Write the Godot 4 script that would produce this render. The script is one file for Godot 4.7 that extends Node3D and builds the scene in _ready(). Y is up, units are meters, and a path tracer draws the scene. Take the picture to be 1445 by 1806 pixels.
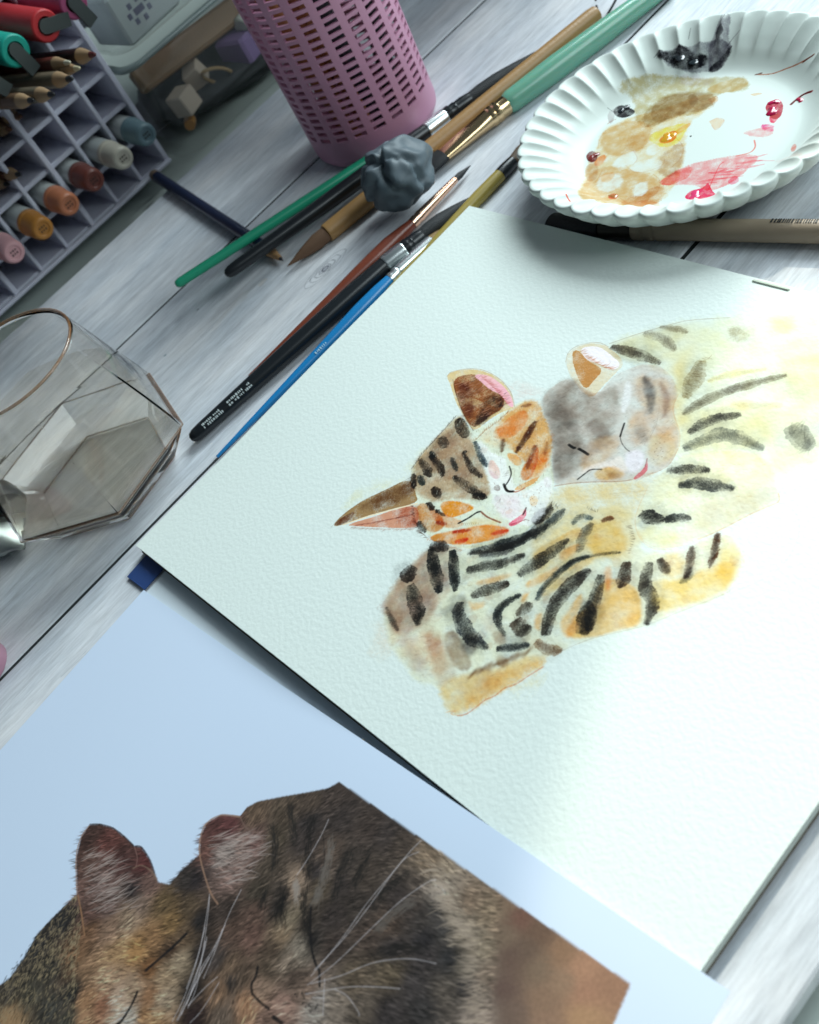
extends Node3D
# A watercolourist's table by a window: a painted pad, the print it is copied from, brushes, a porcelain palette, a tumbler of rinse water, a pen cup and a marker rack.

const TAU2 := TAU
var rng := RandomNumberGenerator.new()
var names := {}
var noise_a := PackedByteArray()
var noise_b := PackedByteArray()
var noise_c := PackedByteArray()

# ------------------------------------------------------------------ shapes
class Shape:
	var v := PackedVector3Array()
	var n := PackedVector3Array()
	var t := PackedVector2Array()
	var idx := PackedInt32Array()

	func ring(at: Vector3, x: Vector3, y: Vector3, rx: float, ry: float, seg: int) -> PackedVector3Array:
		var out := PackedVector3Array()
		for k in seg:
			var a := TAU * k / seg
			out.append(at + x * cos(a) * rx + y * sin(a) * ry)
		return out

	# rings of equal count, counter-clockwise round the direction in which they follow each other
	func loft(rings: Array, closed := true, smooth := true) -> void:
		var m: int = rings[0].size()
		var cols := m + 1 if closed else m
		var rows := rings.size()
		if not smooth:
			for i in rows - 1:
				for j in cols - 1:
					quad(rings[i][j], rings[i][(j + 1) % m], rings[i + 1][(j + 1) % m], rings[i + 1][j])
			return
		var base := v.size()
		var acc := PackedVector3Array()
		acc.resize(rows * m)
		for i in rows - 1:
			for j in cols - 1:
				var j2 := (j + 1) % m
				var a: Vector3 = rings[i][j]
				var b: Vector3 = rings[i][j2]
				var c: Vector3 = rings[i + 1][j2]
				var d: Vector3 = rings[i + 1][j]
				var f := (c - a).cross(d - b)
				acc[i * m + j] += f
				acc[i * m + j2] += f
				acc[(i + 1) * m + j] += f
				acc[(i + 1) * m + j2] += f
		var along := PackedFloat32Array([0.0])
		for i in range(1, rows):
			along.append(along[i - 1] + (rings[i][0] as Vector3).distance_to(rings[i - 1][0]))
		for i in rows:
			for j in cols:
				v.append(rings[i][j % m])
				n.append(acc[i * m + j % m].normalized())
				t.append(Vector2(float(j) / (cols - 1), along[i]))
		for i in rows - 1:
			for j in cols - 1:
				var p := base + i * cols + j
				idx.append_array(PackedInt32Array([p, p + 1, p + cols + 1, p, p + cols + 1, p + cols]))

	func cap(r: PackedVector3Array, flip: bool) -> void:
		var c := Vector3.ZERO
		for p in r:
			c += p
		c /= r.size()
		for j in r.size():
			if flip:
				tri(c, r[(j + 1) % r.size()], r[j])
			else:
				tri(c, r[j], r[(j + 1) % r.size()])

	func tri(a: Vector3, b: Vector3, c: Vector3) -> void:
		var f := (b - a).cross(c - a).normalized()
		var p := v.size()
		v.append_array(PackedVector3Array([a, b, c]))
		n.append_array(PackedVector3Array([f, f, f]))
		t.append_array(PackedVector2Array([Vector2(a.x, a.z), Vector2(b.x, b.z), Vector2(c.x, c.z)]))
		idx.append_array(PackedInt32Array([p, p + 1, p + 2]))

	func quad(a: Vector3, b: Vector3, c: Vector3, d: Vector3) -> void:
		var f := (c - a).cross(d - b).normalized()
		var p := v.size()
		v.append_array(PackedVector3Array([a, b, c, d]))
		n.append_array(PackedVector3Array([f, f, f, f]))
		t.append_array(PackedVector2Array([Vector2(a.x, a.z), Vector2(b.x, b.z), Vector2(c.x, c.z), Vector2(d.x, d.z)]))
		idx.append_array(PackedInt32Array([p, p + 1, p + 2, p, p + 2, p + 3]))

	# a turned shape from p to q: prof holds [distance, radius sideways, radius upwards]; a row [-1] starts a new crease
	func turned(p: Vector3, q: Vector3, prof: Array, seg := 20, cap0 := true, cap1 := true, roll := 0.0) -> void:
		var a := (q - p).normalized()
		var up := Vector3.UP if absf(a.y) < 0.95 else Vector3.RIGHT
		var x := a.cross(up).normalized()
		var y := a.cross(x)
		var x2 := x * cos(roll) + y * sin(roll)
		var y2 := a.cross(x2)
		var rings := []
		var first := PackedVector3Array()
		var last := PackedVector3Array()
		for e in prof:
			if e[0] < -0.5:
				var keep = rings[-1]
				loft(rings)
				rings = [keep]
				continue
			var ry: float = e[2] if e.size() > 2 else e[1]
			last = ring(p + a * e[0], x2, y2, e[1], ry, seg)
			if first.is_empty():
				first = last
			rings.append(last)
		loft(rings)
		if cap0:
			cap(first, true)
		if cap1:
			cap(last, false)

	# a box with chamfered edges
	func box(c: Vector3, s: Vector3, bev := 0.0004, b := Basis.IDENTITY) -> void:
		var h := s / 2.0
		bev = minf(bev, minf(h.x, minf(h.y, h.z)) * 0.9)
		var rings := []
		for e in [[-h.y, bev], [-h.y + bev, 0.0], [h.y - bev, 0.0], [h.y, bev]]:
			var o: float = e[1]
			var k := bev
			var r := PackedVector3Array()
			var px: float = h.x - o
			var pz: float = h.z - o
			for q in [[px, pz - k], [px, -pz + k], [px - k, -pz], [-px + k, -pz], [-px, -pz + k], [-px, pz - k], [-px + k, pz], [px - k, pz]]:
				r.append(c + b * Vector3(q[0], e[0], q[1]))
			rings.append(r)
		loft(rings, true, false)
		cap(rings[0], true)
		cap(rings[3], false)

	func tube(path: Array, r: float, seg := 8, r_end := -1.0) -> void:
		var rings := []
		var x := Vector3.ZERO
		for i in path.size():
			var d: Vector3 = (path[mini(i + 1, path.size() - 1)] - path[maxi(i - 1, 0)]).normalized()
			if i == 0:
				x = d.cross(Vector3.UP if absf(d.y) < 0.9 else Vector3.RIGHT).normalized()
			x = (x - d * x.dot(d)).normalized()
			var k := r if r_end < 0.0 else lerpf(r, r_end, float(i) / (path.size() - 1))
			rings.append(ring(path[i], x, d.cross(x), k, k, seg))
		loft(rings)
		cap(rings[0], true)
		cap(rings[-1], false)

	func mesh() -> ArrayMesh:
		var back := PackedInt32Array()
		back.resize(idx.size())
		for i in range(0, idx.size(), 3):
			back[i] = idx[i]
			back[i + 1] = idx[i + 2]
			back[i + 2] = idx[i + 1]
		var a := []
		a.resize(Mesh.ARRAY_MAX)
		a[Mesh.ARRAY_VERTEX] = v
		a[Mesh.ARRAY_NORMAL] = n
		a[Mesh.ARRAY_TEX_UV] = t
		a[Mesh.ARRAY_INDEX] = back
		var m := ArrayMesh.new()
		m.add_surface_from_arrays(Mesh.PRIMITIVE_TRIANGLES, a)
		return m


# ------------------------------------------------------------------ naming
func numbered(called: String) -> String:
	names[called] = names.get(called, -1) + 1
	return called if names[called] == 0 else "%s_%03d" % [called, names[called]]

func put(called: String, s: Shape, m: Material, parent: Node3D) -> MeshInstance3D:
	var o := MeshInstance3D.new()
	o.mesh = s.mesh()
	o.material_override = null
	o.mesh.surface_set_material(0, m)
	o.name = called
	parent.add_child(o, true)
	return o

func thing(called: String, label: String, category: String, group := "", at := Vector3.ZERO) -> Node3D:
	var o := Node3D.new()
	o.name = numbered(called)
	add_child(o)
	o.position = at
	o.set_meta("label", label)
	o.set_meta("category", category)
	if group:
		o.set_meta("group", group)
	return o

func structure(called: String) -> Node3D:
	var o := Node3D.new()
	o.name = called
	add_child(o)
	o.set_meta("kind", "structure")
	return o

# ------------------------------------------------------------------ materials
func lin(r: float, g: float, b: float) -> Color:
	return Color(r, g, b).linear_to_srgb()

func mat(c: Color, rough := 0.5, metal := 0.0, spec := 0.5) -> StandardMaterial3D:
	var m := StandardMaterial3D.new()
	m.albedo_color = c
	m.roughness = rough
	m.metallic = metal
	m.metallic_specular = spec
	return m

func tex(im: Image) -> ImageTexture:
	return ImageTexture.create_from_image(im)

func noise_image(w: int, h: int, freq: float, sd: int, oct := 3, kind := FastNoiseLite.TYPE_SIMPLEX_SMOOTH) -> Image:
	var f := FastNoiseLite.new()
	f.noise_type = kind
	f.seed = sd
	f.frequency = freq
	f.fractal_type = FastNoiseLite.FRACTAL_FBM
	f.fractal_octaves = oct
	return f.get_image(w, h, false, false, true)

# a grainy surface: a relief of fine noise laid by three planes
func with_grain(m: StandardMaterial3D, freq: float, depth_cm: float, scale := 20.0, sd := 5) -> StandardMaterial3D:
	m.heightmap_enabled = true
	m.heightmap_texture = tex(noise_image(256, 256, freq, sd, 3))
	m.heightmap_scale = depth_cm
	m.uv1_triplanar = true
	m.uv1_scale = Vector3(scale, scale, scale)
	return m

# ------------------------------------------------------------------ paint and print, worked out on arrays
class Painter:
	var w := 0
	var h := 0
	var c := PackedFloat32Array()
	var na: PackedByteArray
	var nb: PackedByteArray
	var nc: PackedByteArray
	var rnd := RandomNumberGenerator.new()

	func start(width: int, height: int, base: Vector3) -> void:
		w = width
		h = height
		c.resize(w * h * 3)
		for i in w * h:
			c[i * 3] = base.x
			c[i * 3 + 1] = base.y
			c[i * 3 + 2] = base.z
		rnd.seed = 7

	func mask(poly: PackedVector2Array, blur: int, box: Rect2i) -> PackedByteArray:
		var m := Image.create_empty(box.size.x, box.size.y, false, Image.FORMAT_L8)
		var n := poly.size()
		for row in box.size.y:
			var y := row + box.position.y + 0.5
			var xs := []
			for k in n:
				var p := poly[k]
				var q := poly[(k + 1) % n]
				if (p.y <= y) != (q.y <= y):
					xs.append(p.x + (y - p.y) / (q.y - p.y) * (q.x - p.x))
			xs.sort()
			for k in range(0, xs.size() - 1, 2):
				var x0 := int(round(xs[k])) - box.position.x
				var x1 := int(round(xs[k + 1])) - box.position.x
				if x1 > x0:
					m.fill_rect(Rect2i(x0, row, x1 - x0, 1), Color.WHITE)
		for k in blur:
			m.shrink_x2()
		if blur:
			m.resize(box.size.x, box.size.y, Image.INTERPOLATE_CUBIC)
		return m.get_data()

	# one wash of colour inside an outline. blur: how far the edge spreads (powers of two); rough: how ragged it is; edge: dried rim; gran: granulation
	func wash(poly: PackedVector2Array, col: Vector3, al: float, rough := 0.4, blur := 2, edge := 0.25, gran := 0.35, wet := 0.12, over := false) -> void:
		var lo := poly[0]
		var hi := poly[0]
		for p in poly:
			lo = lo.min(p)
			hi = hi.max(p)
		var pad := 3 + (4 << blur)
		var q := 1 << blur
		var box := Rect2i(maxi(0, int(lo.x) - pad), maxi(0, int(lo.y) - pad), 0, 0)
		box.size.x = mini(w, int(hi.x) + pad) - box.position.x
		box.size.y = mini(h, int(hi.y) + pad) - box.position.y
		box.size.x = box.size.x / q * q
		box.size.y = box.size.y / q * q
		if box.size.x < 2 * q or box.size.y < 2 * q:
			return
		var d := mask(poly, blur, box)
		var i := 0
		var shift := rnd.randi() % 512
		for yy in box.size.y:
			var y := yy + box.position.y
			var at := (y * w + box.position.x) * 3
			var nrow := ((y + shift) & 511) << 9
			for xx in box.size.x:
				var mv := d[i]
				i += 1
				if mv > 4:
					var nx := nrow + ((xx + box.position.x + shift) & 511)
					var s := mv / 255.0 + ((na[nx] + nb[nx]) / 510.0 - 0.5) * rough
					var a := (s - 0.5 + wet) / (2.0 * wet)
					if a > 0.0:
						if a > 1.0:
							a = 1.0
						var e := 1.0 - absf(s - 0.6) * 7.0
						var k := al * a * (1.0 + (edge * e if e > 0.0 else 0.0) + gran * (nc[nx] / 255.0 - 0.5) + gran * 1.9 * (nb[nx] / 255.0 - 0.5) + gran * 0.5 * (na[nx] / 255.0 - 0.5))
						if k > 1.0:
							k = 1.0
						if over:
							c[at] += (col.x - c[at]) * k
							c[at + 1] += (col.y - c[at + 1]) * k
							c[at + 2] += (col.z - c[at + 2]) * k
						else:
							c[at] *= 1.0 - k * (1.0 - col.x)
							c[at + 1] *= 1.0 - k * (1.0 - col.y)
							c[at + 2] *= 1.0 - k * (1.0 - col.z)
				at += 3

	# wet paint runs together inside an outline
	func soften(poly: PackedVector2Array, levels: int) -> void:
		var im := Image.create_from_data(w, h, false, Image.FORMAT_RGBF, c.to_byte_array())
		var cut := Rect2i(0, 0, w >> levels << levels, h >> levels << levels)
		im = im.get_region(cut)
		for k in levels:
			im.shrink_x2()
		im.resize(cut.size.x, cut.size.y, Image.INTERPOLATE_CUBIC)
		var soft := im.get_data().to_float32_array()
		var m := mask(poly, 2, Rect2i(0, 0, w >> 2 << 2, h >> 2 << 2))
		var mw := w >> 2 << 2
		var mh := mini(h >> 2 << 2, cut.size.y)
		for y in mh:
			for x in mini(mw, cut.size.x):
				var k := m[y * mw + x]
				if k > 3:
					var f := k / 255.0
					var at := (y * w + x) * 3
					var from := (y * cut.size.x + x) * 3
					for ch in 3:
						c[at + ch] += (soft[from + ch] - c[at + ch]) * f

	# a brushed outline has no corners: cut them twice
	func rounded_off(poly: PackedVector2Array) -> PackedVector2Array:
		for turn in 2:
			var out := PackedVector2Array()
			for i in poly.size():
				var a := poly[i]
				var b := poly[(i + 1) % poly.size()]
				out.append(a.lerp(b, 0.25))
				out.append(a.lerp(b, 0.75))
			poly = out
		return poly

	func ribbon(pts: PackedVector2Array, wide: float, w0 := 0.4, w1 := 0.3) -> PackedVector2Array:
		var p := PackedVector2Array()
		for i in pts.size() - 1:
			var a0 := pts[maxi(i - 1, 0)]
			var a3 := pts[mini(i + 2, pts.size() - 1)]
			for k in 4:
				p.append(pts[i].cubic_interpolate(pts[i + 1], a0, a3, k / 4.0))
		p.append(pts[-1])
		var left := PackedVector2Array()
		var right := PackedVector2Array()
		for i in p.size():
			var f := float(i) / (p.size() - 1)
			var d := (p[mini(i + 1, p.size() - 1)] - p[maxi(i - 1, 0)]).normalized().orthogonal()
			var r := wide * 0.5 * minf(1.0, minf(lerpf(w0, 1.0, f * 3.0), lerpf(w1, 1.0, (1.0 - f) * 3.0))) * (0.85 + 0.3 * rnd.randf())
			left.append(p[i] + d * r)
			right.append(p[i] - d * r)
		right.reverse()
		left.append_array(right)
		return left

	func hair(p: Vector2, dir: Vector2, long: float, thick: float, col: Vector3, al: float, bend := 0.0, over := true) -> void:
		var steps := int(long / 0.75) + 1
		var q := p
		for k in steps:
			var f := float(k) / steps
			var a := al * minf(1.0, minf(f * 5.0, (1.0 - f) * 2.2))
			var x0 := int(floor(q.x))
			var y0 := int(floor(q.y))
			if x0 > 0 and y0 > 0 and x0 < w - 2 and y0 < h - 2:
				var fx := q.x - x0
				var fy := q.y - y0
				for e in 4:
					var wt := ((1.0 - fx) if e & 1 == 0 else fx) * ((1.0 - fy) if e < 2 else fy) * thick * a
					if wt > 0.02:
						if wt > 1.0:
							wt = 1.0
						var at := ((y0 + (e >> 1)) * w + x0 + (e & 1)) * 3
						if over:
							c[at] += (col.x - c[at]) * wt
							c[at + 1] += (col.y - c[at + 1]) * wt
							c[at + 2] += (col.z - c[at + 2]) * wt
						else:
							c[at] *= 1.0 - wt * (1.0 - col.x)
							c[at + 1] *= 1.0 - wt * (1.0 - col.y)
							c[at + 2] *= 1.0 - wt * (1.0 - col.z)
			q += dir * 0.75
			dir = dir.rotated(bend * 0.75)

	func line(pts: PackedVector2Array, thick: float, col: Vector3, al: float, over := false) -> void:
		var total := 0.0
		for i in pts.size() - 1:
			var a0 := pts[maxi(i - 1, 0)]
			var a3 := pts[mini(i + 2, pts.size() - 1)]
			var prev := pts[i]
			for k in range(1, 7):
				var q := pts[i].cubic_interpolate(pts[i + 1], a0, a3, k / 6.0)
				var d := q - prev
				var strength := al * (0.75 + 0.5 * rnd.randf())
				var steps := int(d.length() / 0.75) + 1
				for s in steps:
					dab(prev.lerp(q, float(s) / steps), thick, col, strength * 0.5, over)
				prev = q
			total += 1.0

	func dab(q: Vector2, thick: float, col: Vector3, al: float, over: bool) -> void:
		var r := int(ceil(thick)) + 1
		for yy in range(int(q.y) - r, int(q.y) + r + 1):
			for xx in range(int(q.x) - r, int(q.x) + r + 1):
				if xx < 0 or yy < 0 or xx >= w or yy >= h:
					continue
				var d := Vector2(xx, yy).distance_to(q)
				var k := clampf(thick * 0.5 + 0.5 - d, 0.0, 1.0) * al
				if k <= 0.0:
					continue
				var at := (yy * w + xx) * 3
				for ch in 3:
					if over:
						c[at + ch] += (col[ch] - c[at + ch]) * k
					else:
						c[at + ch] *= 1.0 - k * (1.0 - col[ch])

	# linear values to an sRGB picture
	func image() -> Image:
		var lut := PackedByteArray()
		lut.resize(4097)
		for i in 4097:
			var x := i / 4096.0
			var s := 12.92 * x if x < 0.0031308 else 1.055 * pow(x, 1.0 / 2.4) - 0.055
			lut[i] = int(s * 255.0 + 0.5)
		var out := PackedByteArray()
		out.resize(w * h * 3)
		for i in w * h * 3:
			out[i] = lut[int(clampf(c[i], 0.0, 1.0) * 4096.0)]
		return Image.create_from_data(w, h, false, Image.FORMAT_RGB8, out)


func lin1(x: float) -> float:
	x /= 255.0
	return x / 12.92 if x < 0.04045 else pow((x + 0.055) / 1.055, 2.4)

# a pigment: what share of light a patch seen as this colour beside seen-white paper gives back
func pig(r: float, g: float, b: float) -> Vector3:
	return Vector3(minf(1.0, lin1(r) / 0.66), minf(1.0, lin1(g) / 0.83), minf(1.0, lin1(b) / 0.80))

func ink(r: float, g: float, b: float) -> Vector3:
	return Vector3(lin1(r) * 1.12, lin1(g) * 1.0, lin1(b) * 0.94)

func pts(a: Array) -> PackedVector2Array:
	var p := PackedVector2Array()
	for i in range(0, a.size(), 2):
		p.append(Vector2(a[i], a[i + 1]))
	return p

func painter(w: int, h: int, base: Vector3) -> Painter:
	var p := Painter.new()
	p.na = noise_a
	p.nb = noise_b
	p.nc = noise_c
	p.start(w, h, base)
	return p

# ------------------------------------------------------------------ the scene
func _ready() -> void:
	var cam := Camera3D.new()
	cam.name = "camera"
	cam.transform = Transform3D(Basis(Vector3(0.6573, -0.38301, -0.64904), Vector3(-0.36542, 0.59123, -0.71897), Vector3(0.65911, 0.70975, 0.24865)), Vector3(0.36871, 0.29, 0.02633))
	cam.near = 0.02
	cam.far = 30.0
	var lens := CameraAttributesPhysical.new()
	lens.frustum_focal_length = 24.84
	lens.frustum_focus_distance = 0.41
	lens.frustum_near = 0.02
	lens.frustum_far = 30.0
	lens.exposure_aperture = 10.0
	cam.attributes = lens
	cam.fov = 51.584
	add_child(cam)
	cam.current = true

	var around := WorldEnvironment.new()
	around.name = "environment"
	var env := Environment.new()
	env.background_mode = Environment.BG_COLOR
	env.background_color = Color(0.50, 0.56, 0.60)
	env.background_energy_multiplier = 0.26
	env.tonemap_mode = Environment.TONE_MAPPER_LINEAR
	env.tonemap_exposure = 1.0
	env.sdfgi_enabled = true
	env.ssao_enabled = true
	env.ssil_enabled = true
	around.environment = env
	add_child(around)

	# daylight from the window beyond the far left of the table; the rack and the boxes stand in its way
	var window := AreaLight3D.new()
	window.name = "window_daylight"
	window.area_size = Vector2(0.8, 0.95)
	window.light_color = Color(0.925, 0.985, 1.0)
	window.light_energy = 4.2
	window.area_range = 8.0
	window.shadow_enabled = true
	add_child(window)
	window.look_at_from_position(Vector3(-0.25, 0.93, -1.50), Vector3(0.05, 0.0, -0.05), Vector3.UP)
	# a second, weaker window on the right
	var window2 := AreaLight3D.new()
	window2.name = "side_window_daylight"
	window2.area_size = Vector2(0.8, 0.6)
	window2.light_color = Color(0.925, 0.985, 1.0)
	window2.light_energy = 0.9
	window2.area_range = 8.0
	window2.shadow_enabled = true
	add_child(window2)
	window2.look_at_from_position(Vector3(0.95, 0.80, -0.80), Vector3(0.05, 0.0, -0.02), Vector3.UP)
	# the beam of sun that comes through the window's gap and falls across the right of the pad
	var sun := SpotLight3D.new()
	sun.name = "sunbeam"
	var toward := Vector3(0.341, -0.574, 0.745).normalized()
	var side := Vector3(0.909, 0.0, -0.416)
	var middle := Vector3(0.196, 0.006, -0.098) + side * 0.551
	var far_off := 4.5
	sun.light_color = Color(1.0, 0.965, 0.87)
	sun.light_energy = 13.0
	sun.light_size = 0.007
	sun.spot_range = 9.0
	sun.spot_attenuation = 2.0
	sun.spot_angle = rad_to_deg(atan(0.56 / far_off))
	sun.spot_angle_attenuation = 0.06
	sun.shadow_enabled = true
	add_child(sun)
	sun.look_at_from_position(middle - toward * far_off, middle, Vector3.UP)

	rng.seed = 11
	noise_a = noise_image(512, 512, 0.17, 3, 3).get_data()
	noise_b = noise_image(512, 512, 0.024, 4, 3).get_data()
	noise_c = noise_image(512, 512, 0.30, 6, 2).get_data()

	build_table()
	build_pad()
	build_sheets()
	build_palette()
	build_rack()
	build_bins()
	build_shade_box()
	build_cup()
	build_tumbler()
	build_brushes()
	build_small_things()

# ------------------------------------------------------------------ table
func wood_maps(sd: int) -> Array:
	var w := 512
	var h := 2048
	var broad := noise_image(96, 256, 0.035, sd, 4)
	broad.resize(w, h, Image.INTERPOLATE_CUBIC)
	var streak := noise_image(512, 200, 0.045, sd + 1, 4)
	streak.resize(w, h, Image.INTERPOLATE_CUBIC)
	var fine := noise_image(512, 420, 0.16, sd + 2, 3)
	fine.resize(w, h, Image.INTERPOLATE_CUBIC)
	var b := broad.get_data()
	var s := streak.get_data()
	var f := fine.get_data()
	var p := painter(w, h, Vector3.ONE)
	var relief := PackedByteArray()
	relief.resize(w * h)
	for i in w * h:
		var vb := b[i] / 255.0
		var vs := s[i] / 255.0
		var vf := f[i] / 255.0
		var crack := clampf((0.24 - vs) * 6.0, 0.0, 1.0) * clampf((0.55 - vf) * 3.0, 0.0, 1.0)
		var k := 0.69 + 0.20 * (vb - 0.5) + 0.20 * (vs - 0.5) + 0.20 * (vf - 0.5) - 0.10 * crack
		k += 0.05 * (noise_c[((i >> 9) & 511) * 512 + (i & 511)] / 255.0 - 0.5)
		var warm := (vb - 0.5) * 0.07
		p.c[i * 3] = k * (0.97 + warm)
		p.c[i * 3 + 1] = k
		p.c[i * 3 + 2] = k * (1.05 - warm)
		relief[i] = int(clampf(0.5 + 0.7 * (vs - 0.5) + 0.5 * (vf - 0.5) - 0.4 * crack, 0.0, 1.0) * 255.0)
	# long drawn cracks and soft grey cloudings
	for k in 70:
		var x := rng.randf() * w
		var y := rng.randf() * h
		var line := PackedVector2Array()
		for j in 6:
			line.append(Vector2(x + rng.randf_range(-5, 5), y + j * rng.randf_range(25, 60)))
		p.line(line, rng.randf_range(0.5, 1.3), Vector3(0.45, 0.47, 0.5), rng.randf_range(0.1, 0.55))
	for k in 10:
		var q := Vector2(rng.randf() * w, rng.randf() * h)
		p.wash(p.ribbon(PackedVector2Array([q, q + Vector2(rng.randf_range(-12, 12), 90), q + Vector2(rng.randf_range(-20, 20), 200)]), rng.randf_range(14, 50)), Vector3(0.72, 0.73, 0.76), rng.randf_range(0.15, 0.35), 0.9, 3, 0.0, 0.5, 0.4)
	return [p, Image.create_from_data(w, h, false, Image.FORMAT_L8, relief)]

func knot(p: Painter, at: Vector2, r: float) -> void:
	for k in 5:
		var ring := PackedVector2Array()
		var rr := r * (0.25 + 0.2 * k)
		for j in 17:
			var a := TAU * j / 16
			ring.append(at + Vector2(cos(a) * rr * 1.1, sin(a) * rr * (0.9 + 0.25 * k)) + Vector2(rng.randf_range(-1, 1), rng.randf_range(-1, 1)))
		p.line(ring, 1.6, Vector3(0.30, 0.31, 0.34), 0.8 - 0.09 * k)
	p.wash(p.ribbon(PackedVector2Array([at - Vector2(r * 0.3, 0), at + Vector2(r * 0.4, 2)]), r * 0.8), Vector3(0.5, 0.5, 0.55), 0.6, 0.5, 1, 0.2, 0.4, 0.3)

func build_table() -> void:
	var desk := structure("desk")
	var s := Shape.new()
	s.box(Vector3(0.0, -0.0255, -0.1), Vector3(1.9, 0.03, 1.7), 0.002)
	put("desk_top", s, with_grain(mat(lin(0.50, 0.56, 0.52), 0.55), 0.05, 0.01, 6.0), desk)
	var board := structure("table")
	# plank seams run along z; the board ends at x = -0.2345 and x = 0.3042
	var seams := [-0.2345, -0.1390, -0.0105, 0.1170, 0.2450, 0.3042]
	var made := [wood_maps(21), wood_maps(41)]
	# what shows on the wood: a knot, stains and specks of paint, each on its own plank (u across, v along from z = -0.62)
	var left: Painter = made[0][0]
	var right: Painter = made[1][0]
	knot(left, Vector2(330, 1008), 17)
	left.wash(pts([180, 1080, 192, 1068, 210, 1082, 200, 1110, 214, 1132, 203, 1140, 190, 1112]), Vector3(0.95, 0.82, 0.68), 0.16, 0.8, 1, 1.2, 0.3)
	left.wash(pts([200, 1050, 212, 1046, 215, 1060, 204, 1062]), Vector3(0.9, 0.75, 0.6), 0.4, 0.5, 1)
	for e in [[250, 1310, 4, 0.95, 0.55, 0.12], [262, 1322, 3, 0.9, 0.75, 0.4], [330, 1325, 7, 0.75, 0.25, 0.08], [322, 1332, 5, 0.8, 0.3, 0.1], [320, 1450, 5, 0.85, 0.55, 0.25], [300, 1440, 4, 0.85, 0.6, 0.3], [120, 1340, 4, 0.2, 0.3, 0.3], [300, 1370, 4, 0.15, 0.15, 0.15]]:
		right.dab(Vector2(e[0], e[1]), e[2], Vector3(e[3], e[4], e[5]), 0.8, false)
		right.dab(Vector2(e[0] + 2, e[1] - 3), e[2] * 0.6, Vector3(e[3], e[4], e[5]), 0.8, false)
	left.dab(Vector2(150, 1190), 4, Vector3(0.3, 0.42, 0.45), 0.9, false)
	left.dab(Vector2(110, 1120), 4, Vector3(0.3, 0.3, 0.33), 0.9, false)
	left.dab(Vector2(440, 640), 6, Vector3(0.85, 0.6, 0.5), 0.5, false)
	right.dab(Vector2(250, 470), 6, Vector3(0.1, 0.55, 0.5), 0.9, false)
	var wood := []
	for k in 2:
		var m := mat(Color.WHITE, 0.65, 0.0, 0.3)
		m.albedo_texture = tex((made[k][0] as Painter).image())
		m.heightmap_enabled = true
		m.heightmap_texture = tex(made[k][1])
		m.heightmap_scale = 0.022
		wood.append(m)
	for i in seams.size() - 1:
		var x0: float = seams[i] + (0.0009 if i > 0 else 0.0)
		var x1: float = seams[i + 1] - (0.0009 if i < seams.size() - 2 else 0.0)
		var z0 := -0.62
		var z1 := 0.30
		var b := 0.0008
		var dy := -0.0002 * (i % 2)
		var q := Shape.new()
		var rings := []
		var rows := [[-0.008, 0.0], [dy - b, 0.0], [dy, b]]
		for r in rows:
			var o: float = r[1]
			rings.append(PackedVector3Array([Vector3(x1 - o, r[0], z1 - o), Vector3(x1 - o, r[0], z0 + o), Vector3(x0 + o, r[0], z0 + o), Vector3(x0 + o, r[0], z1 - o)]))
		q.loft(rings, true, false)
		q.cap(rings[2], false)
		q.cap(rings[0], true)
		# planks take the wood across their own width, so seams break the figure
		for k in q.v.size():
			var base: float = seams[i]
			q.t[k] = Vector2((q.v[k].x - base) / 0.1285 + (0.0 if i != 2 else 0.0), (q.v[k].z - z0) / 0.92 + [0.31, 0.0, 0.0, 0.0, 0.47][i])
		put("plank", q, wood[[1, 0, 1, 1, 0][i]], board)
	var grime := mat(lin(0.018, 0.022, 0.024), 0.8)
	# the dark line of the backing seen between the planks
	var back := Shape.new()
	for i in range(1, seams.size() - 1):
		var seam := Shape.new()
		seam.box(Vector3(seams[i], -0.0042, -0.16), Vector3(0.0035, 0.0068, 0.90), 0.0002)
		put("seam", seam, grime, board)
	back.box(Vector3(0.035, -0.0092, -0.16), Vector3(0.536, 0.002, 0.915), 0.0003)
	put("backing", back, grime, board)

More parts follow.
